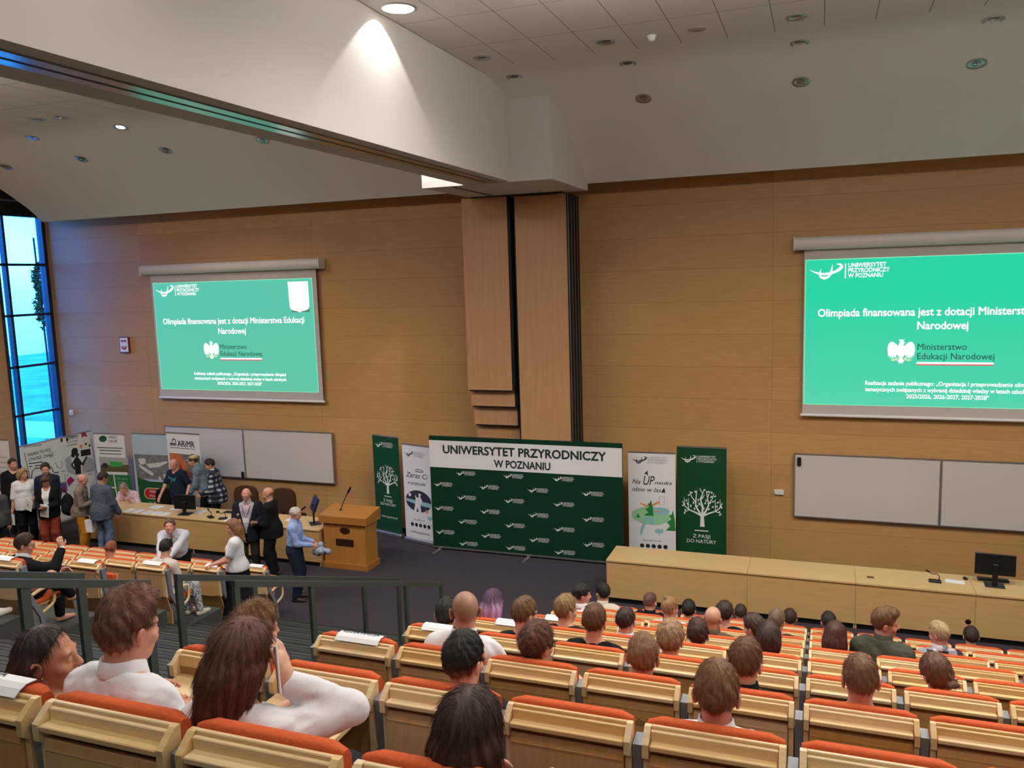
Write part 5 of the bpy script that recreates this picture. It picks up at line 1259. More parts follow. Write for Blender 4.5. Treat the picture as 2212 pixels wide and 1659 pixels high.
def person(label, loc, yaw=0.0, s=1.0, pose='sit', lean=(0, 0, 0), head=(0, 0, 0), hands=None, feet=None, skin='fair', hair=None, top=None, bottom=None, fine=.009, coarse=.016,
           female=False, build=1.0, extras=(), group=None, seed=1, beard=None, tags=None, shoes=(40, 38, 38), curl=.5, headoff=(0, 0, 0), pelz=None):
    hands = hands or {}; feet = feet or {}
    base = lin(SKIN[skin] if isinstance(skin, str) else skin)
    pel = np.array([0, 0, pelz or .50]) if pose == 'sit' else np.array([0, 0, pelz or .95])
    Rl = rotm(lean[2], lean[0], lean[1]); Rh = rotm(lean[2]*.4, lean[0]*.45, lean[1]*.45)
    up = lambda p: pel+Rh@np.array([0, 0, .14])+Rl@(np.array(p, float)-np.array([0, 0, .14]))
    sw = (.150 if female else .166)*build
    neck0 = up((0, -.012, .486)); hc = up((0, .018, .655))+np.array(headoff, float); H = rotm(lean[2], 0, 0)@rotm(*head)
    hp = lambda p: hc+H@np.array(p, float)
    sh = {q: up((q*sw, -.012, .432)) for q in (-1, 1)}
    hip = {q: pel+np.array([q*.092, 0, -.02]) for q in (-1, 1)}
    J = {}
    for q in (-1, 1):
        dh = (q*.13, .36, .60) if pose == 'sit' else (q*.225, .05, .80)
        if pose == 'sit' and q not in hands: dh = (q*.15, .34, .64)
        t = np.array(hands.get(q, dh), float); pole = np.array((q*.32, -.55, -.6))
        if ('pole', q) in hands: pole = np.array(hands[('pole', q)], float)
        el, wr = ik(sh[q], t, .295, .265, pole); J[q] = (el, wr)
    LG = {}
    for q in (-1, 1):
        df = (q*.12, .42, .09) if pose == 'sit' else (q*.105, -.015, .085)
        t = np.array(feet.get(q, df), float); pole = feet.get(('pole', q), (q*.12, 1, .25) if pose == 'sit' else (q*.1, 1, 0))
        kn, an = ik(hip[q], t, .435, .425, pole); LG[q] = (kn, an)
    fdir = {q: np.array(feet.get(('dir', q), (q*.12, 1, 0)), float) for q in (-1, 1)}
    def torso(v, o=0.0, k=.06):
        b = build
        v.ell(pel+np.array([0, -.01, .0]), np.array([.165*b, .115*b, .125])+o, None, k); v.ell(pel+Rh@np.array([0, 0, .16]), np.array([.142*b, .103*b, .15])+o, Rh, k)
        v.ell(up((0, .002, .315)), np.array([.158*b, .112*b, .20])+o, Rl, k); v.cone(up((-sw*.82, -.012, .422)), up((sw*.82, -.012, .422)), .058+o, .058+o, k)
        for q in (-1, 1): v.cone(up((q*.035, -.015, .498)), up((q*sw*.9, -.012, .436)), .042+o, .052+o, .05)
        if female:
            for q in (-1, 1): v.ell(up((q*.072, .088, .325)), np.array([.062, .055, .062])+o*.8, Rl, .04)
        if build > 1.06: v.ell(up((0, .05, .16)), np.array([.135*b, .10*b, .13])+o, Rl, .05)
    def arm(v, q, o=0.0, upto=2.0, k=.03):
        a = sh[q]; e, w = J[q]
        if upto >= 1: v.cone(a, e, .050*build**.5+o, .041+o, k)
        else: v.cone(a, a+(e-a)*upto, 0.052*build**.5+o, .046+o+.004, k); return
        f = min(upto-1, 1.0)
        if f > 0: v.cone(e, e+(w-e)*f, .041+o, (.041+(.027-.041)*f)+o*.85, k)
    def leg(v, q, o=0.0, upto=2.0, k=.035):
        kn, an = LG[q]; v.cone(hip[q], kn, .086*build**.5+o, .057+o, k)
        f = min(upto-1, 1.0)
        if f > 0: v.cone(kn, kn+(an-kn)*f, .055+o, .055+(.038-.055)*f+o, k); v.ell(kn+(an-kn)*.28+np.array([0, -.012, 0]), np.array([.05, .052, .11])+o, None, .04)
    def foot(v, q, o=0.0):
        an = LG[q][1]; d = fdir[q]/np.linalg.norm(fdir[q]); h = an+np.array([0, 0, -.045])-d*.035; t = an+d*.165+np.array([0, 0, -.060+d[2]*.02]); v.cone(h, an+d*.06+np.array([0, 0, -.045]), .034+o, .038+o, .02); v.cone(an+d*.05+np.array([0, 0, -.05]), t, .036+o, .026+o, .02)
    # ---- body
    v = Vol(); torso(v)
    for q in (-1, 1): arm(v, q); leg(v, q); foot(v, q)
    v.cone(hp((0, -.022, -.045)), neck0+Rl@np.array([0, 0, -.02]), .054, .060, .03)
    E = lambda c, r, k=.015, op=1: v.ell(hp(c), r, H, k, op)
    Cn = lambda a, b, ra, rb, k=.012, op=1: v.cone(hp(a), hp(b), ra, rb, k, op)
    E((0, -.012, .030), (.0765, .097, .0885), .02); E((0, .030, -.045), (.058, .062, .072), .035); E((0, .052, -.088), (.034, .030, .026), .03)
    Cn((-.036, .078, .020), (.036, .078, .020), .014, .014, .02); Cn((0, .088, .010), (0, .110, -.030), .009, .0135, .012); E((0, .100, -.034), (.019, .013, .009), .01)
    for q in (-1, 1):
        E((q*.031, .098, .002), (.017, .014, .011), .012, -1); E((q*.030, .0795, .001), (.0135, .0135, .0125), .003); E((q*.040, .062, -.032), (.026, .024, .022), .02)
        v.ell(hp((q*.086, -.014, -.008)), (.0095, .022, .034), H@rotm(q*18, 0, q*8), .006); E((q*.095, -.004, -.006), (.006, .011, .018), .004, -1)
    Cn((-.021, .0875, -.062), (.021, .0875, -.062), .0065, .0065, .006); Cn((-.019, .0865, -.072), (.019, .0865, -.072), .0075, .0075, .006); Cn((-.024, .0955, -.0668), (.024, .0955, -.0668), .0035, .0035, .003, -1)
    # hands
    for q in (-1, 1):
        e, w = J[q]; d = (w-e)/np.linalg.norm(w-e); hd = np.array(hands.get(('dir', q), d), float); hd /= np.linalg.norm(hd)
        pn = np.array(hands.get(('palm', q), (-q*.8, .1, -.6)), float); pn -= hd*(pn@hd); pn /= np.linalg.norm(pn); sd = np.cross(pn, hd)*q      # towards the thumb
        cu = hands.get(('curl', q), curl)
        pc = w+hd*.05; Rm = np.stack([sd, hd, pn], 1); v.ell(pc, (.040, .052, .017), Rm, .015); v.cone(w-hd*.01, w+hd*.03, .026, .026, .02)
        for i, (off, l) in enumerate(((.030, .070), (.010, .078), (-.010, .072), (-.029, .056))):
            b0 = w+hd*.088+sd*off; a1 = cu*(.9+.12*i); d1 = hd*math.cos(a1)+pn*math.sin(a1); b1 = b0+d1*l*.48; a2 = a1+cu*1.1; d2 = hd*math.cos(a2)+pn*math.sin(a2); b2 = b1+d2*l*.34; a3 = a2+cu*.7; d3 = hd*math.cos(a3)+pn*math.sin(a3)
            v.cone(b0-hd*.02, b1, .0095, .0085, .004); v.cone(b1, b2, .0085, .0078, .003); v.cone(b2, b2+d3*l*.22, .0078, .0068, .003)
        t0 = w+hd*.028+sd*.030; t1 = t0+(hd*.55+sd*.62+pn*.45)/.95*.042; t2 = t1+(hd*.80+sd*.15+pn*.50)/.95*.036; v.cone(t0-sd*.012, t1, .0135, .0105, .008); v.cone(t1, t2, .0105, .008, .004)
    lo, hi = v.bounds(.03); hb = .135
    ax = axes(lo, hi, coarse, (hc-hb, hc+hb, fine)); D = v.eval(ax); P, F = surface(D, ax)
    # fine hands instead of the coarse ones: same volume, sampled again around each hand
    extraP, extraF = [], []
    if hands.get('fine', True):
        for q in (-1, 1):
            e, w = J[q]; d = (w-e)/np.linalg.norm(w-e); hd = np.array(hands.get(('dir', q), d), float); hd /= np.linalg.norm(hd); c = w+hd*.09
            l2, h2 = c-.125, c+.125; a2 = axes(l2, h2, .0065); D2 = v.eval(a2)
            Xg, Yg, Zg = a2[0][:, None, None], a2[1][None, :, None], a2[2][None, None, :]
            al = (Xg-w[0])*hd[0]+(Yg-w[1])*hd[1]+(Zg-w[2])*hd[2]; rr = np.sqrt((Xg-c[0])**2+(Yg-c[1])**2+(Zg-c[2])**2)
            P2, F2 = surface(np.maximum(np.maximum(D2, -(al+.02)), rr-.12), a2)
            if len(P2): extraP.append(P2); extraF.append(F2)
            # drop the coarse faces of this hand
            al = (P-w)@hd; rr = np.linalg.norm(P-c, axis=1); bad = (al > .0) & (rr < .118); keep = ~bad[F].any(1); F = F[keep]
        for P2, F2 in zip(extraP, extraF): F = np.concatenate([F, F2+len(P)]); P = np.concatenate([P, P2])
    # skin tones: lips, eyes, brows, ears in head space
    Q = (P-hc)@H; c = np.repeat(base[None], len(P), 0)
    def mask(cx, cy, cz, rx, ry, rz): return np.clip(1.6-1.6*np.sqrt(((np.abs(Q[:, 0])-cx)/rx)**2+((Q[:, 1]-cy)/ry)**2+((Q[:, 2]-cz)/rz)**2), 0, 1)[:, None]
    def blend(c, m, t): return c*(1-m)+lin(t)*m
    blush = mask(.042, .075, -.035, .03, .03, .025)*.35+mask(0, .11, -.03, .016, .02, .02)*.3+mask(.088, -.01, -.005, .02, .03, .04)*.6; c = c*(1-blush*np.array([.02, .28, .30]))
    c = blend(c, mask(0, .092, -.067, .026, .02, .011)*.75, (176, 92, 88)); c = blend(c, mask(.030, .093, .001, .0135, .012, .007), (226, 220, 216)); c = blend(c, mask(.030, .095, .001, .0065, .012, .0068), (46, 36, 30))
    bc = hair.get('c', (60, 46, 36)) if hair and 'brow' not in hair else (hair or {}).get('brow', (120, 100, 84)); c = blend(c, mask(.032, .092, .021, .021, .014, .0055)*.8, bc)
    if beard: c = blend(c, np.maximum(mask(0, .06, -.085, .065, .05, .045), mask(0, .10, -.052, .03, .015, .008))*beard[1]*(1-mask(0, .092, -.067, .022, .02, .008)), beard[0])
    if hair and hair.get('buzz'): c = blend(c, np.clip((Q[:, 2]-.0+.6*np.clip(-Q[:, 1], -.1, .1)+.02)/.04, 0, 1)[:, None]*(Q[:, 1] < .07)[:, None]*hair['buzz'], hair['c'])
    if extraP: pass
    o = to_obj('person', P, F, M['skin'], None, np.clip(c, .003, 1)); o.location = loc; o.rotation_euler = (0, 0, math.radians(yaw)); o.scale = (s, s, s)
    tag(o, label, 'person', group)
    X3 = lambda ax: (ax[0][:, None, None], ax[1][None, :, None], ax[2][None, None, :])
    def pl(ax, p, n): X, Y, Z = X3(ax); n = np.array(n, float)/np.linalg.norm(n); return (X-p[0])*n[0]+(Y-p[1])*n[1]+(Z-p[2])*n[2]
    # ---- hair
    if hair and 't' in hair:
        hP, hF, hC = hair_mesh(hair, base, seed, min(fine, .0085) if hair.get('k') != 'long' else max(.006, fine*.8))
        hb_ = to_obj('hair', hP@H.T+hc, hF, M['hair'] if hair.get('k') in ('long', 'bob', 'bun') else M['hair_short'], o, hC)
        ns = hair.get('n', 0)
        if ns: strands(hair, hP, hC, hF, H, hc, hb_, ns, seed)
    # ---- clothes: list of dicts
    def garment(name, mat, off, sleeve, hem, neck='crew', fold=.004, vee=None, legs=None, skirt=None):
        w = Vol()
        if legs is None:
            torso(w, off)
            for q in (-1, 1):
                if sleeve > 0: arm(w, q, off+.004, sleeve)
                if hem < .0: leg(w, q, off+.01, 1.0) if pose == 'sit' else w.cone(pel, pel+np.array([0, 0, hem-.05]), .15*build+off, .16*build+off, .08)
        else:
            w.ell(pel+np.array([0, -.01, 0]), np.array([.168*build, .118*build, .13])+off, None, .06); w.ell(pel+Rh@np.array([0, 0, .12]), np.array([.146*build, .106*build, .12])+off, Rh, .05)
            if skirt: w.cone(pel+np.array([0, 0, -.05]), np.array([0, .02, skirt]), .15+off, .27+off, .06); w.cone(pel+np.array([0, 0, -.05]), np.array([.1, .0, skirt]), .14+off, .2+off, .06); w.cone(pel+np.array([0, 0, -.05]), np.array([-.1, .0, skirt]), .14+off, .2+off, .06)
            else:
                for q in (-1, 1): leg(w, q, off+.006, legs)
        l, h = w.bounds(.025); a = axes(l, h, coarse*.9); D = w.eval(a); XYZ = X3(a)
        w1 = wob(XYZ, 22, seed+11); w2 = wob((XYZ[0], XYZ[1]*1.2, XYZ[2]*1.8), 44, seed+12); D = D+fold*w1+fold*.7*w2-fold*.9*np.exp(-(3.2*w2+1.2*w1)**2)
        if legs is None:
            if hem >= 0: D = smax(D, -pl(a, pel+Rh@np.array([0, 0, hem]), Rh@np.array([0, 0, 1.0])))
            else:
                if pose != 'sit': D = smax(D, -(XYZ[2]-(pel[2]+hem))+0*D)
            nv = Vol().cone(hp((0, -.022, -.02)), neck0+Rl@np.array([0, .01, -.015]), .064, .066 if neck == 'shirt' else .074, .01)
            if neck == 'shirt' or neck == 'crew': nv.cone(neck0+Rl@np.array([0, .03, .02]), neck0+Rl@np.array([0, .06, -.0]), .06, .05, .02)
            D = smax(D, -nv.eval(a), .006)
            rr = np.sqrt((XYZ[0]-neck0[0])**2+(XYZ[1]-neck0[1])**2+(XYZ[2]-neck0[2]-.05)**2)-.125
            D = smax(D, -np.maximum(-pl(a, neck0+Rl@np.array([0, -.0, .045]), Rl@np.array([0, .35, 1.0])), rr), .01)
            if vee: # open front
                pA, wd = vee; q_ = np.stack(np.broadcast_arrays(*XYZ), -1)-up((0, 0, 0)); loc_ = q_@Rl; fr = loc_[..., 1] > .03; zz = loc_[..., 2]
                half = np.clip((zz-pA)/(.50-pA), 0, 1)*wd+.012; m = np.where(fr, half-np.abs(loc_[..., 0]), -1.0); D = smax(D, m, .006)
        else: D = smax(D, XYZ[2]-(pel[2]+.115)+0*D) if pose != 'sit' else smax(D, pl(a, pel+np.array([0, 0, .115]), (0, 0, 1)))
        if skirt: D = smax(D, -(XYZ[2]-skirt)+0*D)
        p_, f_ = surface(D, a); return to_obj(name, p_, f_, mat, o)
    def collar(mat, h=.042, spread=1.0):
        n = 22; mb = MB(); rings = []
        for j, (rr, zz) in enumerate(((.063, -.02), (.063, h*.6), (.063, h), (.067, h*.95), (.077, -.006), (.076, -.02))):
            for i in range(n):
                a_ = math.radians(20)+math.radians(320)*i/(n-1)-math.pi/2-math.pi  # gap at the front
                a_ = math.pi/2+math.radians(14)+math.radians(332)*i/(n-1)
                fr = max(0, math.sin(a_)); lx, ly = math.cos(a_)*rr*1.02, math.sin(a_)*rr*1.05
                rings.append(neck0+Rl@np.array([lx, ly+.004+.012*fr, zz+.046-.036*fr*(1 if j > 2 else .8)]))
        fs = [(j*n+i, j*n+i+1, ((j+1) % 6)*n+i+1, ((j+1) % 6)*n+i) for j in range(6) for i in range(n-1)]+[(0, n, 2*n, 3*n, 4*n, 5*n), tuple(j*n+n-1 for j in range(6))]
        mb.add(rings, fs, 0, True); return mb.build('collar', mat, o)
    sf = {}
    for g in (top or []):
        sf[g['n']] = garment(g['n'], g['m'], g.get('o', .012), g.get('sl', 1.93), g.get('hem', -.04 if pose != 'sit' else .0), g.get('neck', 'shirt'), g.get('fold', .004), g.get('vee'))
        if g.get('collar'): collar(g['m'] if g['collar'] is True else g['collar'])
    if bottom:
        garment(bottom.get('n', 'trousers'), bottom['m'], bottom.get('o', .012), 0, 0, 'crew', bottom.get('fold', .004), None, bottom.get('legs', 1.95), bottom.get('skirt'))
    if shoes is not None and pose != 'sit' or (shoes is not None and feet.get('shoes')):
        for q in (-1, 1):
            w = Vol(); foot(w, q, .008); l, h = w.bounds(.02); a = axes(l, h, .012); p_, f_ = surface(smax(w.eval(a), X3(a)[2]-(LG[q][1][2]+.015)), a)
            if len(p_): to_obj('shoe', p_, f_, plain('shoe_leather', rgb(*shoes), .5), o)
    info = dict(o=o, hp=hp, H=H, hc=hc, J=J, up=up, Rl=Rl, neck0=neck0, pel=pel, LG=LG)
    for ex in extras: ex(info)
    return o, info
def glasses(info, col=(40, 36, 34)):
    mb = MB(); hp = info['hp']
    for q in (-1, 1):
        mb.tube([hp((q*.033+.024*math.cos(a), .108-.006*abs(math.cos(a)), .0+.019*math.sin(a))) for a in [2*math.pi*i/16 for i in range(16)]], .0022, 6, 0, True)
        mb.tube([hp((q*.057, .104, .006)), hp((q*.083, .07, .006)), hp((q*.088, .0, .006)), hp((q*.084, -.02, -.01))], .0022, 6)
    mb.tube([hp((-.010, .109, .004)), hp((0, .112, .007)), hp((.010, .109, .004))], .0022, 6)
    mb.build('glasses', plain('spectacle_frame', rgb(*col), .35), info['o'])

# ------------------------------------------------------------------ the audience
WHITE = cloth(228, 226, 230); BLACK = cloth(22, 22, 26); NAVY = cloth(28, 34, 52); DARKT = cloth(34, 36, 44)
def shirt(m=WHITE, collar=True, **k): return dict(dict(n='shirt', m=m, sl=1.93, collar=collar, fold=.008), **k)
def tee(m, **k): return dict(dict(n='t_shirt', m=m, sl=.62, collar=False, neck='crew'), **k)
G = 'seated audience'
def seated(label, X, y, F, r, lean, hair, top, head=(0, 0, 0), body=0, skin='fair', lv=2, seed=1, **k):
    """a seated listener; r = apparent size against a tall sitter (the rest is slouch)"""
    s = max(r, .955); drop = (1.288*s-1.288*r)/s+.03*(lv < 3)
    fine = (.0055, .0065, .008, .010)[lv]; coarse = (.013, .015, .017, .020)[lv]
    if hair and 't' in hair: hair = dict(hair); hair.setdefault('n', (5200, 3200, 1600, 700)[lv]); hair.setdefault('w', (.00065, .0008, .0011, .0015)[lv])
    k.setdefault('bottom', dict(m=DARKT))
    k.setdefault('pelz', .50-drop)
    return person(label, (X, y, F), body, s, 'sit', (lean, 0, 0), head, skin=skin, hair=hair, top=top, fine=fine, coarse=coarse, seed=seed, group=k.pop('group', None), **k)
def short(c, fade=None, top=.016, side=.008, **k):
    side = max(.003, side-.005)
    d = dict(t=(top, side), c=c); 
    if fade: d['fade'] = fade
    d.update(k); return d
BR, DB, BK, LB, BL = (88, 62, 44), (58, 42, 32), (32, 28, 27), (118, 90, 64), (164, 134, 94)
def audience():
    # nearest row
    def earring(i):
        m = MB().lathe([(0, -.006), (.004, -.004), (.005, .0), (.003, .005), (0, .006)]); m.xform(Matrix.Translation(i['hp']((.080, .0, -.046)))); m.build('earring', plain('gold', rgb(210, 170, 90), .25, 1.0), i['o'])
    seated('dark-haired woman turned to her right, behind the man in the white shirt', -2.60, 2.10, 3.248, .845, -4, dict(t=(.010, .006), c=(44, 31, 26), k='long', len=.26, hz=.088, hy=.050, wd=.86, sl=.045, lift=-.06), [tee(BLACK, sl=1.2)], (-30, 0, 2), -30, 'tan', 0, 3, female=True, extras=(earring,))
    seated('man in white shirt with brown hair, face turned right, bottom left', -2.19, 1.99, 3.248, .985, 4, short((96, 70, 52), (-.075, -.0), .026, .009, k='quiff', amp=.005, ear=.022), [shirt()], (-2, 6, 0), -6, 'red', 0, 4, build=1.05)
    o, i = seated('girl with long brown hair and white shirt, phone held to her right ear', -1.72, 1.985, 3.248, .95, 4, dict(t=(.015, .012), c=(86, 58, 44), k='long', len=.20, sl=.07, wd=.92, whorl=(0, .02, .13)), [shirt(WHITE, None, neck='crew')], (0, 10, 6), 0, 'fair', 0, 5, female=True,
                  hands={1: (.135, .12, 1.03), ('pole', 1): (.35, -.05, -.9), ('dir', 1): (-.25, .1, .9), ('palm', 1): (-1, -.1, 0), ('curl', 1): .35, -1: (-.10, .36, .74)})
    ph = empty('smartphone', o.matrix_basis @ Vector(i['hp']((.115, .055, -.02))), math.radians(41), 'white smartphone held to the ear of the long-haired girl', 'phone')
    m_ = MB().box(-.004, .004, -.036, .036, -.075, .075, 0, .003); m_.xform(Matrix.Rotation(math.radians(-24), 4, 'X')); m_.build('body', M['white'], ph); m_ = MB().box(-.005, -.004, -.032, .032, -.07, .07); m_.xform(Matrix.Rotation(math.radians(-24), 4, 'X')); m_.build('screen', M['black'], ph)
    seated('girl with long straight dark hair and a centre parting, bottom centre', -.885, 1.99, 3.248, .90, -6, dict(t=(.014, .013), c=(52, 33, 25), k='long', len=.32, part=1, whorl=(0, .06, .14), amp=.003, wd=.94), [tee(BLACK)], (0, 4, 0), 0, 'fair', 0, 6, female=True)
    seated('person with light brown hair, only the crown showing at the bottom edge', -.845, .86, 3.666, .862, 2, short((128, 96, 68), None, .018, .012), [tee(DARKT)], (0, 4, 0), 0, 'fair', 0, 7)
    # second row
    seated('boy with curly brown hair, partly hidden by the girl with the phone', -2.49, 3.118, 2.83, .93, -5, dict(t=(.026, .012), c=(104, 76, 52), k='messy', amp=.006), [shirt(cloth(60, 64, 76), True)], (-25, 4, 0), 0, 'red', 0, 8)
    seated('man with short black faded hair in the second row, before the white-collared bald man', -1.425, 3.118, 2.83, .915, -3, short(BK, (-.07, .005), .017, .009), [tee(NAVY)], (-10, 6, 0), 0, 'fair', 0, 9)
    seated('boy with short light brown hair and prominent ears, second row, centre right', -.35, 3.118, 2.83, .93, -4, short((112, 86, 62), (-.08, -.03), .017, .010, whorl=(.03, -.05, .13)), [shirt()], (0, 4, 0), 0, 'red', 0, 10)
    # third row
    seated('bald man in a white collared shirt, third row near the aisle', -1.94, 4.246, 2.413, 1.01, 2, dict(c=(104, 78, 60), buzz=.55), [shirt()], (24, 2, 0), 0, 'mid', 1, 11, build=1.08)
    seated('boy with tousled brown hair and glasses, third row', -1.47, 4.246, 2.413, .91, -6, dict(t=(.026, .013), c=(84, 58, 42), k='messy', amp=.005), [tee(DARKT)], (-22, 4, 0), 0, 'fair', 1, 12, extras=(glasses,))
    seated('boy with light brown crop and visible crown whorl, third row', -.88, 4.246, 2.413, .89, 2, short((120, 94, 70), (-.08, -.035), .018, .010, whorl=(-.01, -.085, .085)), [tee(DARKT)], (4, 4, 0), 0, 'red', 1, 13)
    seated('man with brown hair and black high collar, third row', -.335, 4.246, 2.413, .925, 2, short((94, 70, 50), (-.08, -.02), .020, .009), [shirt(BLACK, True)], (-14, 2, 0), 0, 'fair', 1, 14)
    seated('man with short brown hair and a bare neck above a white neckline, third row right', .22, 4.246, 2.413, .93, -3, short((104, 80, 60), (-.06, .01), .014, .007), [tee(WHITE)], (6, 4, 0), 0, 'red', 1, 15)
    # fourth row
    seated('dark head half hidden behind the bald man in white', -2.60, 5.374, 1.996, .89, 1, short(BK, None, .018, .010), [tee(BLACK)], (10, 4, 0), 0, 'fair', 2, 16)
    seated('boy with close-cropped brown hair, bare neck, fourth row', -1.98, 5.374, 1.996, .95, 2, short((96, 74, 52), (-.08, -.02), .014, .009), [tee(DARKT)], (-30, 6, 0), 0, 'fair', 2, 17)
    seated('man with short brown hair and a black shirt, fourth row', -1.455, 5.374, 1.996, .955, 2, short((88, 62, 44), (-.09, -.05), .013, .008), [shirt(BLACK, False, neck='crew')], (-6, 2, 0), 0, 'red', 2, 18)
    seated('boy with tousled blond-streaked hair, fourth row', -.92, 5.374, 1.996, .905, 2, dict(t=(.028, .013), c=(160, 130, 98), k='messy', amp=.005, c2=(84, 60, 46), z2=.03), [tee(DARKT)], (-6, 4, 0), 0, 'fair', 2, 19)
    def clip(i):
        m = MB().box(-.018, .018, -.006, .006, -.022, .022, 0, .004); m.xform(Matrix.Translation(i['hp']((.062, -.085, -.035)))); m.build('hair_clip', M['alu'], i['o'])
    seated('brown hair drawn back with a shiny clip, fourth row right', .72, 5.374, 1.996, .885, 6, dict(t=(.014, .011), c=(86, 62, 46), k='bun', bz=-.06, dx=.03), [tee(DARKT)], (20, 14, -10), 0, 'fair', 2, 20, female=True, extras=(clip,))
    # fifth row
    seated('long purple hair, fifth row by the aisle', -2.69, 6.502, 1.578, .93, 2, dict(t=(.016, .012), c=(70, 46, 74), k='long', len=.16, c2=(214, 168, 212), z2=.10), [tee(BLACK)], (-10, 2, 0), 0, 'fair', 2, 21, female=True)
    seated('boy with light brown fluffy hair looking right, fifth row', -2.01, 6.502, 1.578, .945, 2, short((150, 118, 80), (-.09, -.04), .024, .012, k='messy'), [tee(DARKT)], (-40, 2, 0), 0, 'fair', 2, 22)
    seated('man with thinning dark hair and white collar, fifth row', -1.485, 6.502, 1.578, .92, 2, short((54, 42, 36), (-.09, -.03), .010, .008), [shirt()], (-10, 4, 0), 0, 'fair', 2, 23)
    seated('boy with dark brown mop of hair, fifth row', -.885, 6.502, 1.578, .895, -2, short((62, 42, 34), None, .024, .014), [tee(DARKT)], (0, 4, 0), 0, 'fair', 2, 24)
    seated('dark brown hair, fifth row, in front of a bun', -.335, 6.502, 1.578, .915, 1, dict(t=(.022, .014), c=(58, 44, 36), k='bob'), [tee(BLACK)], (-6, 4, 0), 0, 'fair', 2, 25)
    # sixth row
    seated('man with fully shaved pale head and olive collar, sixth row', -.90, 7.63, 1.161, .935, 1, dict(c=(190, 160, 136), buzz=.1), [shirt(cloth(98, 92, 76), True)], (-12, 4, 0), 0, 'mid', 3, 26)
    seated('long reddish-brown hair, sixth row right', .18, 7.63, 1.161, .905, 1, dict(t=(.018, .016), c=(66, 40, 32), k='long', len=.14), [tee(DARKT)], (-8, 4, 0), 0, 'fair', 3, 27, female=True)
    seated('man in an olive jacket sitting tall, face in profile to the right', .56, 7.63, 1.161, 1.055, 8, short((98, 74, 52), (-.09, -.03), .020, .009, k='quiff'), [shirt(cloth(74, 76, 64), True, o=.022)], (-62, 4, 0), -18, 'red', 2, 28, build=1.08)
    seated('dark-haired woman bending left with a bun, sixth row', -.52, 7.63, 1.161, .90, 1, dict(t=(.016, .012), c=(58, 40, 32), k='bun', bz=.03, dx=.03), [tee(DARKT)], (50, 10, 0), 10, 'fair', 3, 29, female=True)
    # seventh row
    seated('blond hair with a topknot, face turned right, seventh row', -1.50, 8.758, .744, .93, 1, short((150, 116, 80), (-.08, .03), .014, .007, k='topknot'), [tee(WHITE)], (-40, 2, 0), 0, 'red', 3, 30)
    seated('dark curly hair behind the shaved head, seventh row', -.91, 8.758, .744, .935, 2, dict(t=(.024, .014), c=(50, 40, 32), k='messy'), [tee(BLACK)], (-18, 2, 0), 0, 'fair', 3, 31)
    seated('grey-brown short hair behind the dark fifth-row head', -.37, 8.758, .744, .925, 1, short((104, 92, 78), None, .016, .009), [tee(DARKT)], (-20, 2, 0), 0, 'fair', 3, 32)
    seated('blond person in a checked shirt, head turned left, seventh row right', 1.18, 8.758, .744, .95, 4, short((178, 152, 118), (-.09, -.04), .020, .010), [shirt(cloth(206, 204, 208, 'checks'), True)], (42, 12, 0), 8, 'red', 3, 33)
    seated('dark-haired man in white, face turned right, seventh row by the aisle', -2.52, 8.758, .744, .965, 3, short((36, 31, 30), None, .018, .010), [shirt()], (-48, 4, 0), -10, 'red', 3, 34)
    # eighth row
    seated('black-haired man in a cream high-necked top, eighth row', -2.55, 9.886, .326, .97, 3, short((30, 27, 27), None, .020, .011), [shirt(cloth(214, 204, 186), True, o=.018)], (40, 2, 0), 6, 'red', 3, 35)
    seated('short faded brown hair above a black hooded top, eighth row', -1.94, 9.886, .326, .93, 2, short((84, 62, 50), (-.06, .05), .012, .006), [shirt(BLACK, True, o=.022)], (-20, 6, 0), 0, 'fair', 3, 36)
    seated('round black hair, eighth row', -1.46, 9.886, .326, .89, 1, short((30, 26, 25), None, .020, .013), [tee(BLACK)], (0, 4, 0), 0, 'fair', 3, 37)
    seated('dark hair above the long reddish-brown hair, eighth row', .16, 9.886, .326, .915, 2, short((36, 30, 27), None, .016, .010), [tee(DARKT)], (10, 4, 0), 0, 'fair', 3, 38)
    # front row
    seated('short dark hair in the front row at the desk joint', -.93, 11.014, -.09, .885, 0, short((52, 42, 35), (-.08, .0), .012, .008), [tee(DARKT)], (0, 4, 0), 0, 'fair', 3, 39)
    seated('dark brown hair in the front row, right of the desk joint', -.30, 11.014, -.09, .89, -4, short((50, 38, 32), None, .018, .012), [tee(DARKT)], (0, 4, 0), 0, 'fair', 3, 40)
    seated('dark hair in the front row at the right, before the round cable hole', 1.82, 11.014, -.09, .885, 2, short((44, 34, 30), None, .018, .012), [tee(DARKT)], (0, 4, 0), 0, 'fair', 3, 41)
    # left block
    seated('boy in a black suit with bowl-cut hair and glasses, hand raised to his face', -8.74, 6.75, 1.487, .955, 4, short((54, 40, 32), None, .024, .016, amp=.003), [dict(n='shirt', m=WHITE, sl=1.97, collar=True), dict(n='jacket', m=BLACK, o=.024, sl=1.86, vee=(.2, .09))], (-22, 8, 0), -22, 'red', 2, 42, extras=(glasses,),
           hands={1: (.16, .42, 1.02), ('dir', 1): (-.1, -.1, 1), ('palm', 1): (-1, .2, 0), ('pole', 1): (.4, .2, -1), -1: (.02, .42, .70)}, feet={1: (.22, .46, .42), -1: (-.08, .40, .09), ('pole', 1): (.6, 1, .6)}, bottom=dict(m=BLACK), shoes=(26, 26, 28), group=None)
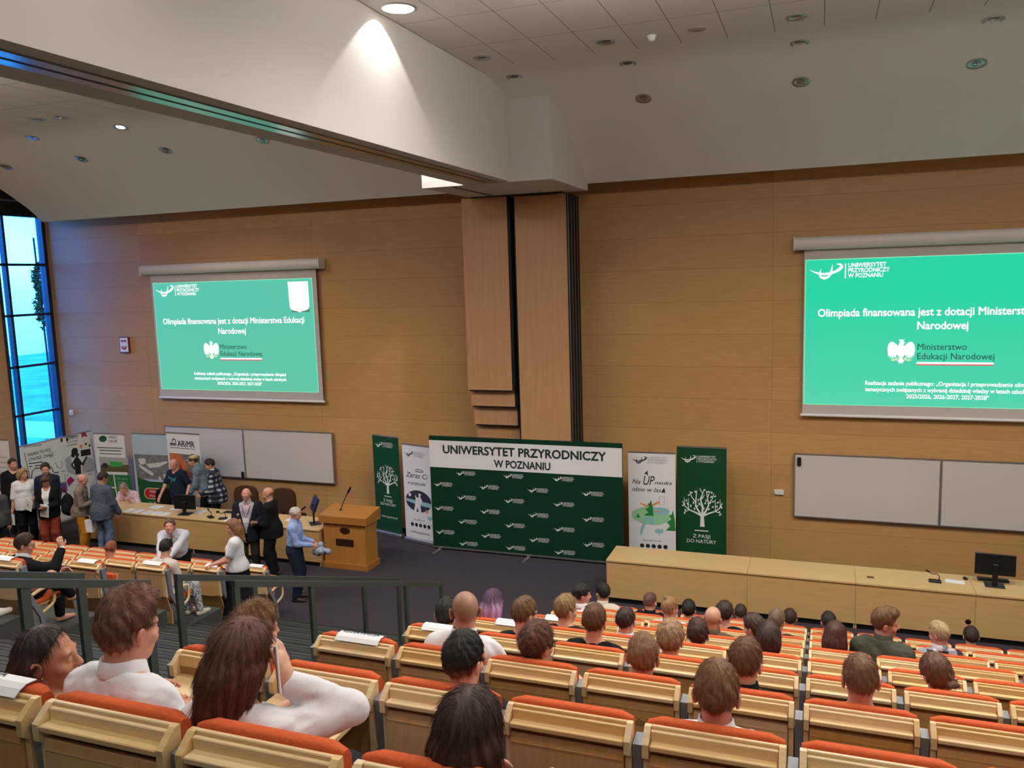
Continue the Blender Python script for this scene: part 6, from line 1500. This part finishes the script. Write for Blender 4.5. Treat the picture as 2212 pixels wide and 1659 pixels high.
    seated('person in a cream top and patterned trousers leaning left, black hair, aisle seat', -8.72, 8.90, .691, .93, 6, short((30, 26, 25), None, .018, .012), [tee(cloth(216, 208, 196), sl=1.9)], (20, 18, 0), 0, 'fair', 2, 43, bottom=dict(m=cloth(196, 198, 206, 'pattern')), pelz=.52,
           feet={1: (.20, .46, .08), -1: (.0, .44, .08), 'shoes': True}, shoes=(206, 198, 180))
    seated('reddish-brown head bent forward in the left block, before the blazer man', -9.71, 8.90, .691, .905, 1, short((118, 76, 54), None, .012, .008), [tee(DARKT)], (30, 20, 20), 0, 'red', 3, 44)
    seated('person seated outside the left edge, one white shoe reaching into the picture', -8.86, 5.675, 1.884, .95, 2, short(BR), [tee(DARKT)], (0, 0, 0), 0, 'fair', 3, 45, bottom=dict(m=cloth(150, 158, 172)), feet={1: (.22, .66, .085), -1: (-.1, .40, .08), 'shoes': True}, shoes=(226, 222, 212))
audience()

# ------------------------------------------------------------------ people standing around the stage
def standing(label, X, y, z, s, yaw, hair, top, bottom, lv=1, **k):
    if hair and 't' in hair: hair = dict(hair); hair.setdefault('n', 700); hair.setdefault('w', .0016)
    return person(label, (X, y, z), yaw, s, 'stand', k.pop('lean', (0, 0, 0)), k.pop('head', (0, 0, 0)), hair=hair, top=top, bottom=bottom, fine=.010, coarse=.017, **k)
def at_hand(o, i, q, fwd=.09, off=(0, 0, 0)):
    e, w = i['J'][q]; d = (w-e)/np.linalg.norm(w-e); p = w+d*fwd+np.array(off); bpy.context.view_layer.update(); return o.matrix_basis @ Vector(p)
def stage_people():
    jeans = cloth(98, 116, 146, 'denim'); dj = cloth(52, 66, 92, 'denim')
    # group at the left
    standing('man in a grey-blue blazer and jeans, back to the camera at the desk', -13.90, 12.65, 0, 1.02, -4, short((46, 38, 34), (-.09, -.03), .014, .009), [dict(n='blazer', m=cloth(86, 96, 114, 'mottled'), o=.026, sl=1.92, hem=-.16, neck='shirt')], dict(m=jeans, o=.016), lean=(8, 0, 0), head=(-10, 16, 0), skin='tan', seed=61, build=1.12,
             hands={-1: (-.30, .05, .80), 1: (.24, .22, .86)}, shoes=(60, 46, 36))
    o, i = standing('bald man in a speckled brown shirt and mustard trousers, reading', -14.40, 12.58, 0, 1.0, -58, dict(t=(.006, .007), c=(176, 168, 160), bald=.035), [shirt(cloth(136, 120, 108, 'mottled'), True, hem=-.10, sl=1.9)], dict(m=cloth(190, 122, 30)), lean=(8, 0, 0), head=(-10, 26, 0), skin='red', seed=62,
             hands={-1: (-.07, .30, 1.14), 1: (.10, .32, 1.16), ('palm', -1): (.3, -.3, .8), ('palm', 1): (-.3, -.3, .8)})
    p = at_hand(o, i, 1, .12); e = empty('booklet', p, .6, 'white booklet held by the man in mustard trousers', 'booklet')
    m = MB().box(-.11, .03, -.08, .08, -.006, .006); m.xform(Matrix.Rotation(.5, 4, 'Y')); m.build('pages', M['paper'], e)
    o, i = standing('woman in a black jacket, white top and rust trousers looking at her phone', -15.10, 12.42, 0, .985, 212, dict(t=(.018, .014), c=(70, 50, 40), k='bun', bz=.0), [tee(WHITE, sl=.3, hem=-.10), dict(n='jacket', m=BLACK, o=.026, sl=1.9, hem=-.12, vee=(-.1, .07))], dict(m=cloth(150, 66, 44), o=.020), female=True, head=(12, 34, 0), skin='tan', seed=63,
             hands={-1: (-.06, .27, 1.10), 1: (.08, .27, 1.08), ('palm', -1): (.5, -.1, .9), ('palm', 1): (-.5, -.1, .9), 'curl': 1.0})
    def band(i): 
        MB().tube([i['hp']((.088*math.cos(a), .092*math.sin(a)-.01, .055+.05*max(0, math.sin(a))*.4)) for a in [2*math.pi*j/20 for j in range(20)]], .008, 6, 0, True).build('head_band', BLACK, i['o'])
    band(i)
    p = at_hand(o, i, 1, .12); e = empty('smartphone', p, 0, 'dark smartphone in the hands of the woman in rust trousers', 'phone'); m = MB().box(-.037, .037, -.07, .07, -.004, .004, 0, .003); m.xform(Matrix.Rotation(-.4, 4, 'X')); m.build('body', M['black'], e)
    e = empty('brochure', (-14.98, 12.20, .88), .1, 'white brochure hanging from the arm of the woman in rust trousers', 'brochure'); m = MB().box(-.10, .10, -.012, .012, .0, .26, 0, .003); m.xform(Matrix.Rotation(.12, 4, 'Y')); m.build('pages', M['paper'], e)
    m = MB()
    for j in range(5): m.box(-.07, .07, -.0135, -.0125, .05+.035*j, .06+.035*j)
    m.xform(Matrix.Rotation(.12, 4, 'Y')); m.build('print', M['grey_ink'], e)
    b = empty('backpack', (-14.78, 12.62, .82), 0, 'black backpack hanging behind the woman in rust trousers', 'backpack')
    v = Vol(); v.ell((0, 0, .22), (.15, .10, .24), None, .03); v.ell((0, -.07, .14), (.11, .06, .12), None, .03); a = axes(*v.bounds(.02), .014); p_, f_ = surface(v.eval(a), a); to_obj('bag_body', p_, f_, BLACK, b)
    MB().tube([(-.05, .06, .42), (-.10, -.02, .56), (-.06, -.11, .40), (-.04, -.12, .1)], .014).build('strap', M['black'], b)
    standing('tall man in a navy shirt facing the camera behind the rust-trousered woman', -15.72, 12.95, 0, 1.05, 222, short((52, 40, 34), (-.08, .0), .014, .008), [shirt(cloth(30, 38, 60), True, sl=1.9, hem=-.1)], dict(m=DARKT), head=(6, 4, 0), skin='red', seed=64, hands={-1: (-.1, .2, .95), 1: (.12, .2, .93)}, beard=((110, 86, 70), .35))
    o, i = standing('blond woman in a white short-sleeved top and black trousers holding papers', -16.20, 12.78, 0, .985, 226, dict(t=(.018, .014), c=(168, 134, 94), k='bob', nape=-.09), [tee(WHITE, sl=.95, hem=-.12, o=.018)], dict(m=BLACK, o=.02), female=True, head=(46, 2, 0), skin='mid', seed=65, build=1.12,
             hands={-1: (-.14, .26, 1.04), 1: (.27, .06, .80)})
    for q, z0, lb in ((-1, -.16, 'white papers in the bent arm of the blond woman'), (1, -.22, 'white folder hanging from the lowered hand of the blond woman')):
        p = at_hand(o, i, q, .08); e = empty('papers', p, 0, lb, 'papers'); m = MB().box(-.10, .12, -.05, -.04, z0, z0+.24); m.xform(Matrix.Rotation(.35 if q < 0 else .05, 4, 'Y')); m.build('sheets', M['paper'], e)
    standing('dark-haired man in a black shirt behind the blond woman', -16.95, 13.15, 0, 1.05, 228, short((44, 36, 32), (-.08, -.01), .012, .008), [tee(BLACK, sl=1.3)], dict(m=DARKT), head=(32, 2, 0), skin='red', seed=66, build=1.12)
    standing('person in a dark grey jacket cut off by the left edge of the photo', -15.72, 11.72, 0, .97, 20, short((70, 60, 52)), [dict(n='jacket', m=cloth(74, 74, 78), o=.028, sl=1.9, hem=-.15)], dict(m=DARKT), seed=67, build=1.1)
    # behind the desk
    o, i = seated('bald man in a pink shirt writing at the desk', -14.70, 14.30, 0, 1.0, 34, dict(t=(.005, .006), c=(150, 120, 104), bald=.0), [shirt(cloth(222, 192, 204, 'mottled'), True)], (0, 30, 0), 192, 'red', 3, 68, hands={-1: (-.22, .46, .82), 1: (.16, .50, .82), ('palm', 1): (0, 0, -1), ('palm', -1): (0, 0, -1)}, build=1.1)
    v = i; MB().tube([i['up']((-.06, .10, .44)), i['up']((-.03, .155, .36)), i['up']((0, .165, .26)), i['up']((.03, .155, .36)), i['up']((.06, .10, .44))], .008).build('lanyard', plain('lanyard_purple', rgb(70, 44, 84), .7), o)
    def teal(i):
        m = MB(); up = i['up']
        for pts in (((-.10, .40), (-.02, .36), (.09, .41), (.10, .36), (.02, .31), (-.06, .33)), ((-.06, .33), (.04, .30), (.08, .24), (.03, .20), (-.03, .25)), ((-.02, .25), (.03, .22), (.03, .13), (-.01, .17))): m.add([up((x*1.25, .141-.8*x*x+.03*(.40-z), z+.01)) for x, z in pts], [list(range(len(pts)))])
        m.build('teal_print', plain('teal_ink', rgb(44, 124, 136), .8), i['o'])
    standing('man in a dark navy t-shirt with a teal print leaning on the desk', -13.46, 14.42, 0, 1.0, 178, dict(t=(.005, .006), c=(150, 128, 112), bald=.03), [tee(cloth(24, 34, 52), hem=-.12, sl=.75)], dict(m=dj), lean=(10, 0, 0), head=(14, 22, 0), skin='red', seed=69, build=1.12, hands={1: (.25, .40, .83), -1: (-.36, .18, .92), ('palm', 1): (0, 0, -1)}, extras=(teal,), beard=((170, 150, 138), .5))
    def capf(i):
        hp, H = i['hp'], i['H']; m = MB(); n = 20
        for j, (r_, z) in enumerate(((.094, .045), (.096, .07), (.086, .105), (.055, .130), (.01, .137))): pass
        prof = [(.093, .040), (.096, .07), (.088, .105), (.058, .130), (.005, .138)]; vs = []
        for r_, z in prof:
            for k in range(n): a_ = 2*math.pi*k/n; vs.append(hp((r_*.86*math.cos(a_), -.01+r_*1.08*math.sin(a_), z)))
        m.add(vs, [(j*n+k, j*n+(k+1) % n, (j+1)*n+(k+1) % n, (j+1)*n+k) for j in range(4) for k in range(n)], 0, True)
        m.add([hp((x, y, z+dz)) for dz in (0, .005) for x, y, z in ((-.07, .075, .046), (-.045, .150, .034), (0, .168, .030), (.045, .150, .034), (.07, .075, .046))], [(0, 1, 2, 3, 4), (5, 6, 7, 8, 9), (0, 1, 6, 5), (1, 2, 7, 6), (2, 3, 8, 7), (3, 4, 9, 8), (4, 0, 5, 9)])
        m.build('cap', cloth(190, 172, 140), i['o'])
    standing('man in a beige cap and denim shirt bending over the desk, side view', -12.86, 14.62, 0, 1.06, 112, short((60, 48, 40)), [shirt(cloth(116, 134, 150, 'mottled'), True, hem=-.14, o=.02)], dict(m=BLACK), lean=(24, 0, 0), head=(4, 10, 0), skin='red', seed=70, hands={1: (.18, .52, 1.0), -1: (-.12, .34, .86)}, extras=(capf,))
    standing('dark-haired man in a navy plaid shirt, profile to the left, behind the desk', -12.50, 14.50, 0, 1.0, 118, short((40, 34, 34), None, .018, .010), [shirt(cloth(34, 40, 56, 'plaid'), True, hem=-.20, o=.02)], dict(m=BLACK), lean=(8, 0, 0), head=(6, 20, 0), skin='red', seed=71, build=1.1, hands={-1: (-.16, .30, .98), 1: (.12, .34, 1.0)})
    # in front of the desk
    o, i = standing('older bald man with a white beard in a dark suit, holding a microphone', -10.05, 12.45, 0, 1.0, 204, dict(t=(.005, .006), c=(190, 184, 178), bald=-.005), [dict(n='shirt', m=cloth(176, 166, 176), sl=1.95, collar=True), dict(n='jacket', m=cloth(30, 32, 42), o=.030, sl=1.88, hem=-.20, vee=(.0, .13))], dict(m=cloth(50, 44, 42)), head=(0, 16, 0), skin='red', seed=72, build=1.14,
             hands={1: (.14, .30, 1.16), -1: (-.22, .30, 1.14), ('palm', 1): (-1, 0, .2), ('dir', 1): (-.5, .5, .5), ('curl', 1): 1.15, ('palm', -1): (.4, -.2, .9)}, beard=((222, 214, 206), .95), extras=(glasses,))
    p = at_hand(o, i, 1, .07, (-.03, .03, .02)); e = empty('handheld_microphone', p, 0, 'black handheld microphone of the white-bearded man', 'microphone'); MB().cyl((0, 0, -.10), (.02, -.01, .11), .014, .017).build('handle', M['black'], e); MB().lathe([(0, .17), (.018, .165), (.026, .145), (.024, .12), (.015, .105)], (.02, -.01, 0)).build('grille', M['steel'], e)
    MB().tube([i['up']((-.075, .09, .47)), i['up']((-.045, .150, .36)), i['up']((0, .170, .24)), i['up']((.045, .150, .36)), i['up']((.075, .09, .47))], .006).build('lanyard', plain('lanyard_violet', rgb(110, 74, 130), .7), o)
    m = MB().box(-.055, .055, -.003, .003, -.045, .045); m.xform(Matrix.Translation(i['up']((0, .178, .205)))); m.build('name_badge', M['paper'], o)
    standing('bald bearded man in a long black jacket, profile to the left', -9.62, 12.55, 0, 1.01, 112, dict(t=(.004, .004), c=(120, 92, 74), bald=.01, n=200), [dict(n='jacket', m=BLACK, o=.028, sl=1.92, hem=-.16, vee=(.22, .07))], dict(m=BLACK), head=(4, 10, 0), skin='mid', seed=73, hands={1: (.14, .26, 1.08), -1: (-.10, .28, 1.06)}, beard=((64, 46, 38), .9), build=1.05)
    o, i = standing('grey-haired man in a light blue shirt and navy trousers, facing right', -8.52, 11.72, 0, .965, -72, dict(t=(.010, .009), c=(196, 186, 174), fade=(-.09, -.05)), [shirt(cloth(148, 172, 226), True, hem=.03, sl=1.9)], dict(m=cloth(30, 36, 58), o=.016), lean=(4, 0, 0), head=(-4, 18, 0), skin='red', seed=74, build=1.06, hands={-1: (-.06, .32, 1.06), 1: (.06, .34, 1.04), 'curl': 1.0}, shoes=(44, 36, 36))
    p = at_hand(o, i, 1, .12, (0, .02, -.08)); v = Vol(); r = np.random.default_rng(3)
    for q in range(9): v.ell(r.normal(size=3)*.045, (.06, .06, .055), None, .03)
    a = axes(*v.bounds(.02), .011); p_, f_ = surface(v.eval(a), a); w = to_obj('crumpled_bag', p_, f_, plain('grey_blue_plastic', rgb(142, 152, 172), .35)); w.location = p; tag(w, 'crumpled grey-blue plastic bag in the hands of the man in blue', 'bag')
    standing('girl in a white top and long black skirt with long brown hair, facing left', -8.36, 10.02, .293, .96, 118, dict(t=(.016, .012), c=(122, 86, 58), k='long', len=.30, c2=(160, 116, 76), z2=-.05), [tee(WHITE, sl=.62, hem=-.04)], dict(n='skirt', m=BLACK, skirt=.06), female=True, head=(10, 4, 0), skin='red', seed=75, hands={1: (.06, .33, 1.02), -1: (-.10, .36, 1.04), ('palm', 1): (0, 0, -1), ('palm', -1): (0, 0, -1)})
    def tie(i):
        up = i['up']; pts = [up((0, .105, .475)), up((0, .142, .40)), up((0, .150, .28)), up((0, .150, .12))]
        MB().tube(pts, [.016, .018, .026, .030], 6, sx=1, sy=.35).build('tie', cloth(40, 44, 62), i['o'])
    standing('smiling man in a white shirt and dark tie leaning on the seat backs', -9.86, 10.42, .293, .98, 204, short((96, 80, 66), (-.09, -.02), .014, .009), [shirt(cloth(206, 208, 220), True, hem=.0, sl=1.9)], dict(m=BLACK), lean=(30, 0, 0), head=(8, -16, 0), skin='red', seed=76, build=1.1, pelz=.86, hands={1: (.06, .66, 1.02), -1: (-.08, .70, 1.03), ('palm', 1): (-.2, 0, -1), ('palm', -1): (.2, 0, -1), ('pole', 1): (1, .1, -.5), ('pole', -1): (-1, .1, -.5)}, extras=(tie,))
    # carrier bag of the blazer man
    e = empty('carrier_bag', (-14.20, 12.55, .52), .2, 'white paper carrier bag hanging beside the blazer man', 'bag')
    MB().prism([(-.12, 0), (.12, 0), (.13, .26), (-.13, .26)], 'y', -.045, .045).build('bag_body', M['paper'], e); MB().tube([(-.06, 0, .26), (-.05, 0, .34), (.05, 0, .34), (.06, 0, .26)], .005).build('handle', M['paper'], e)
stage_people()
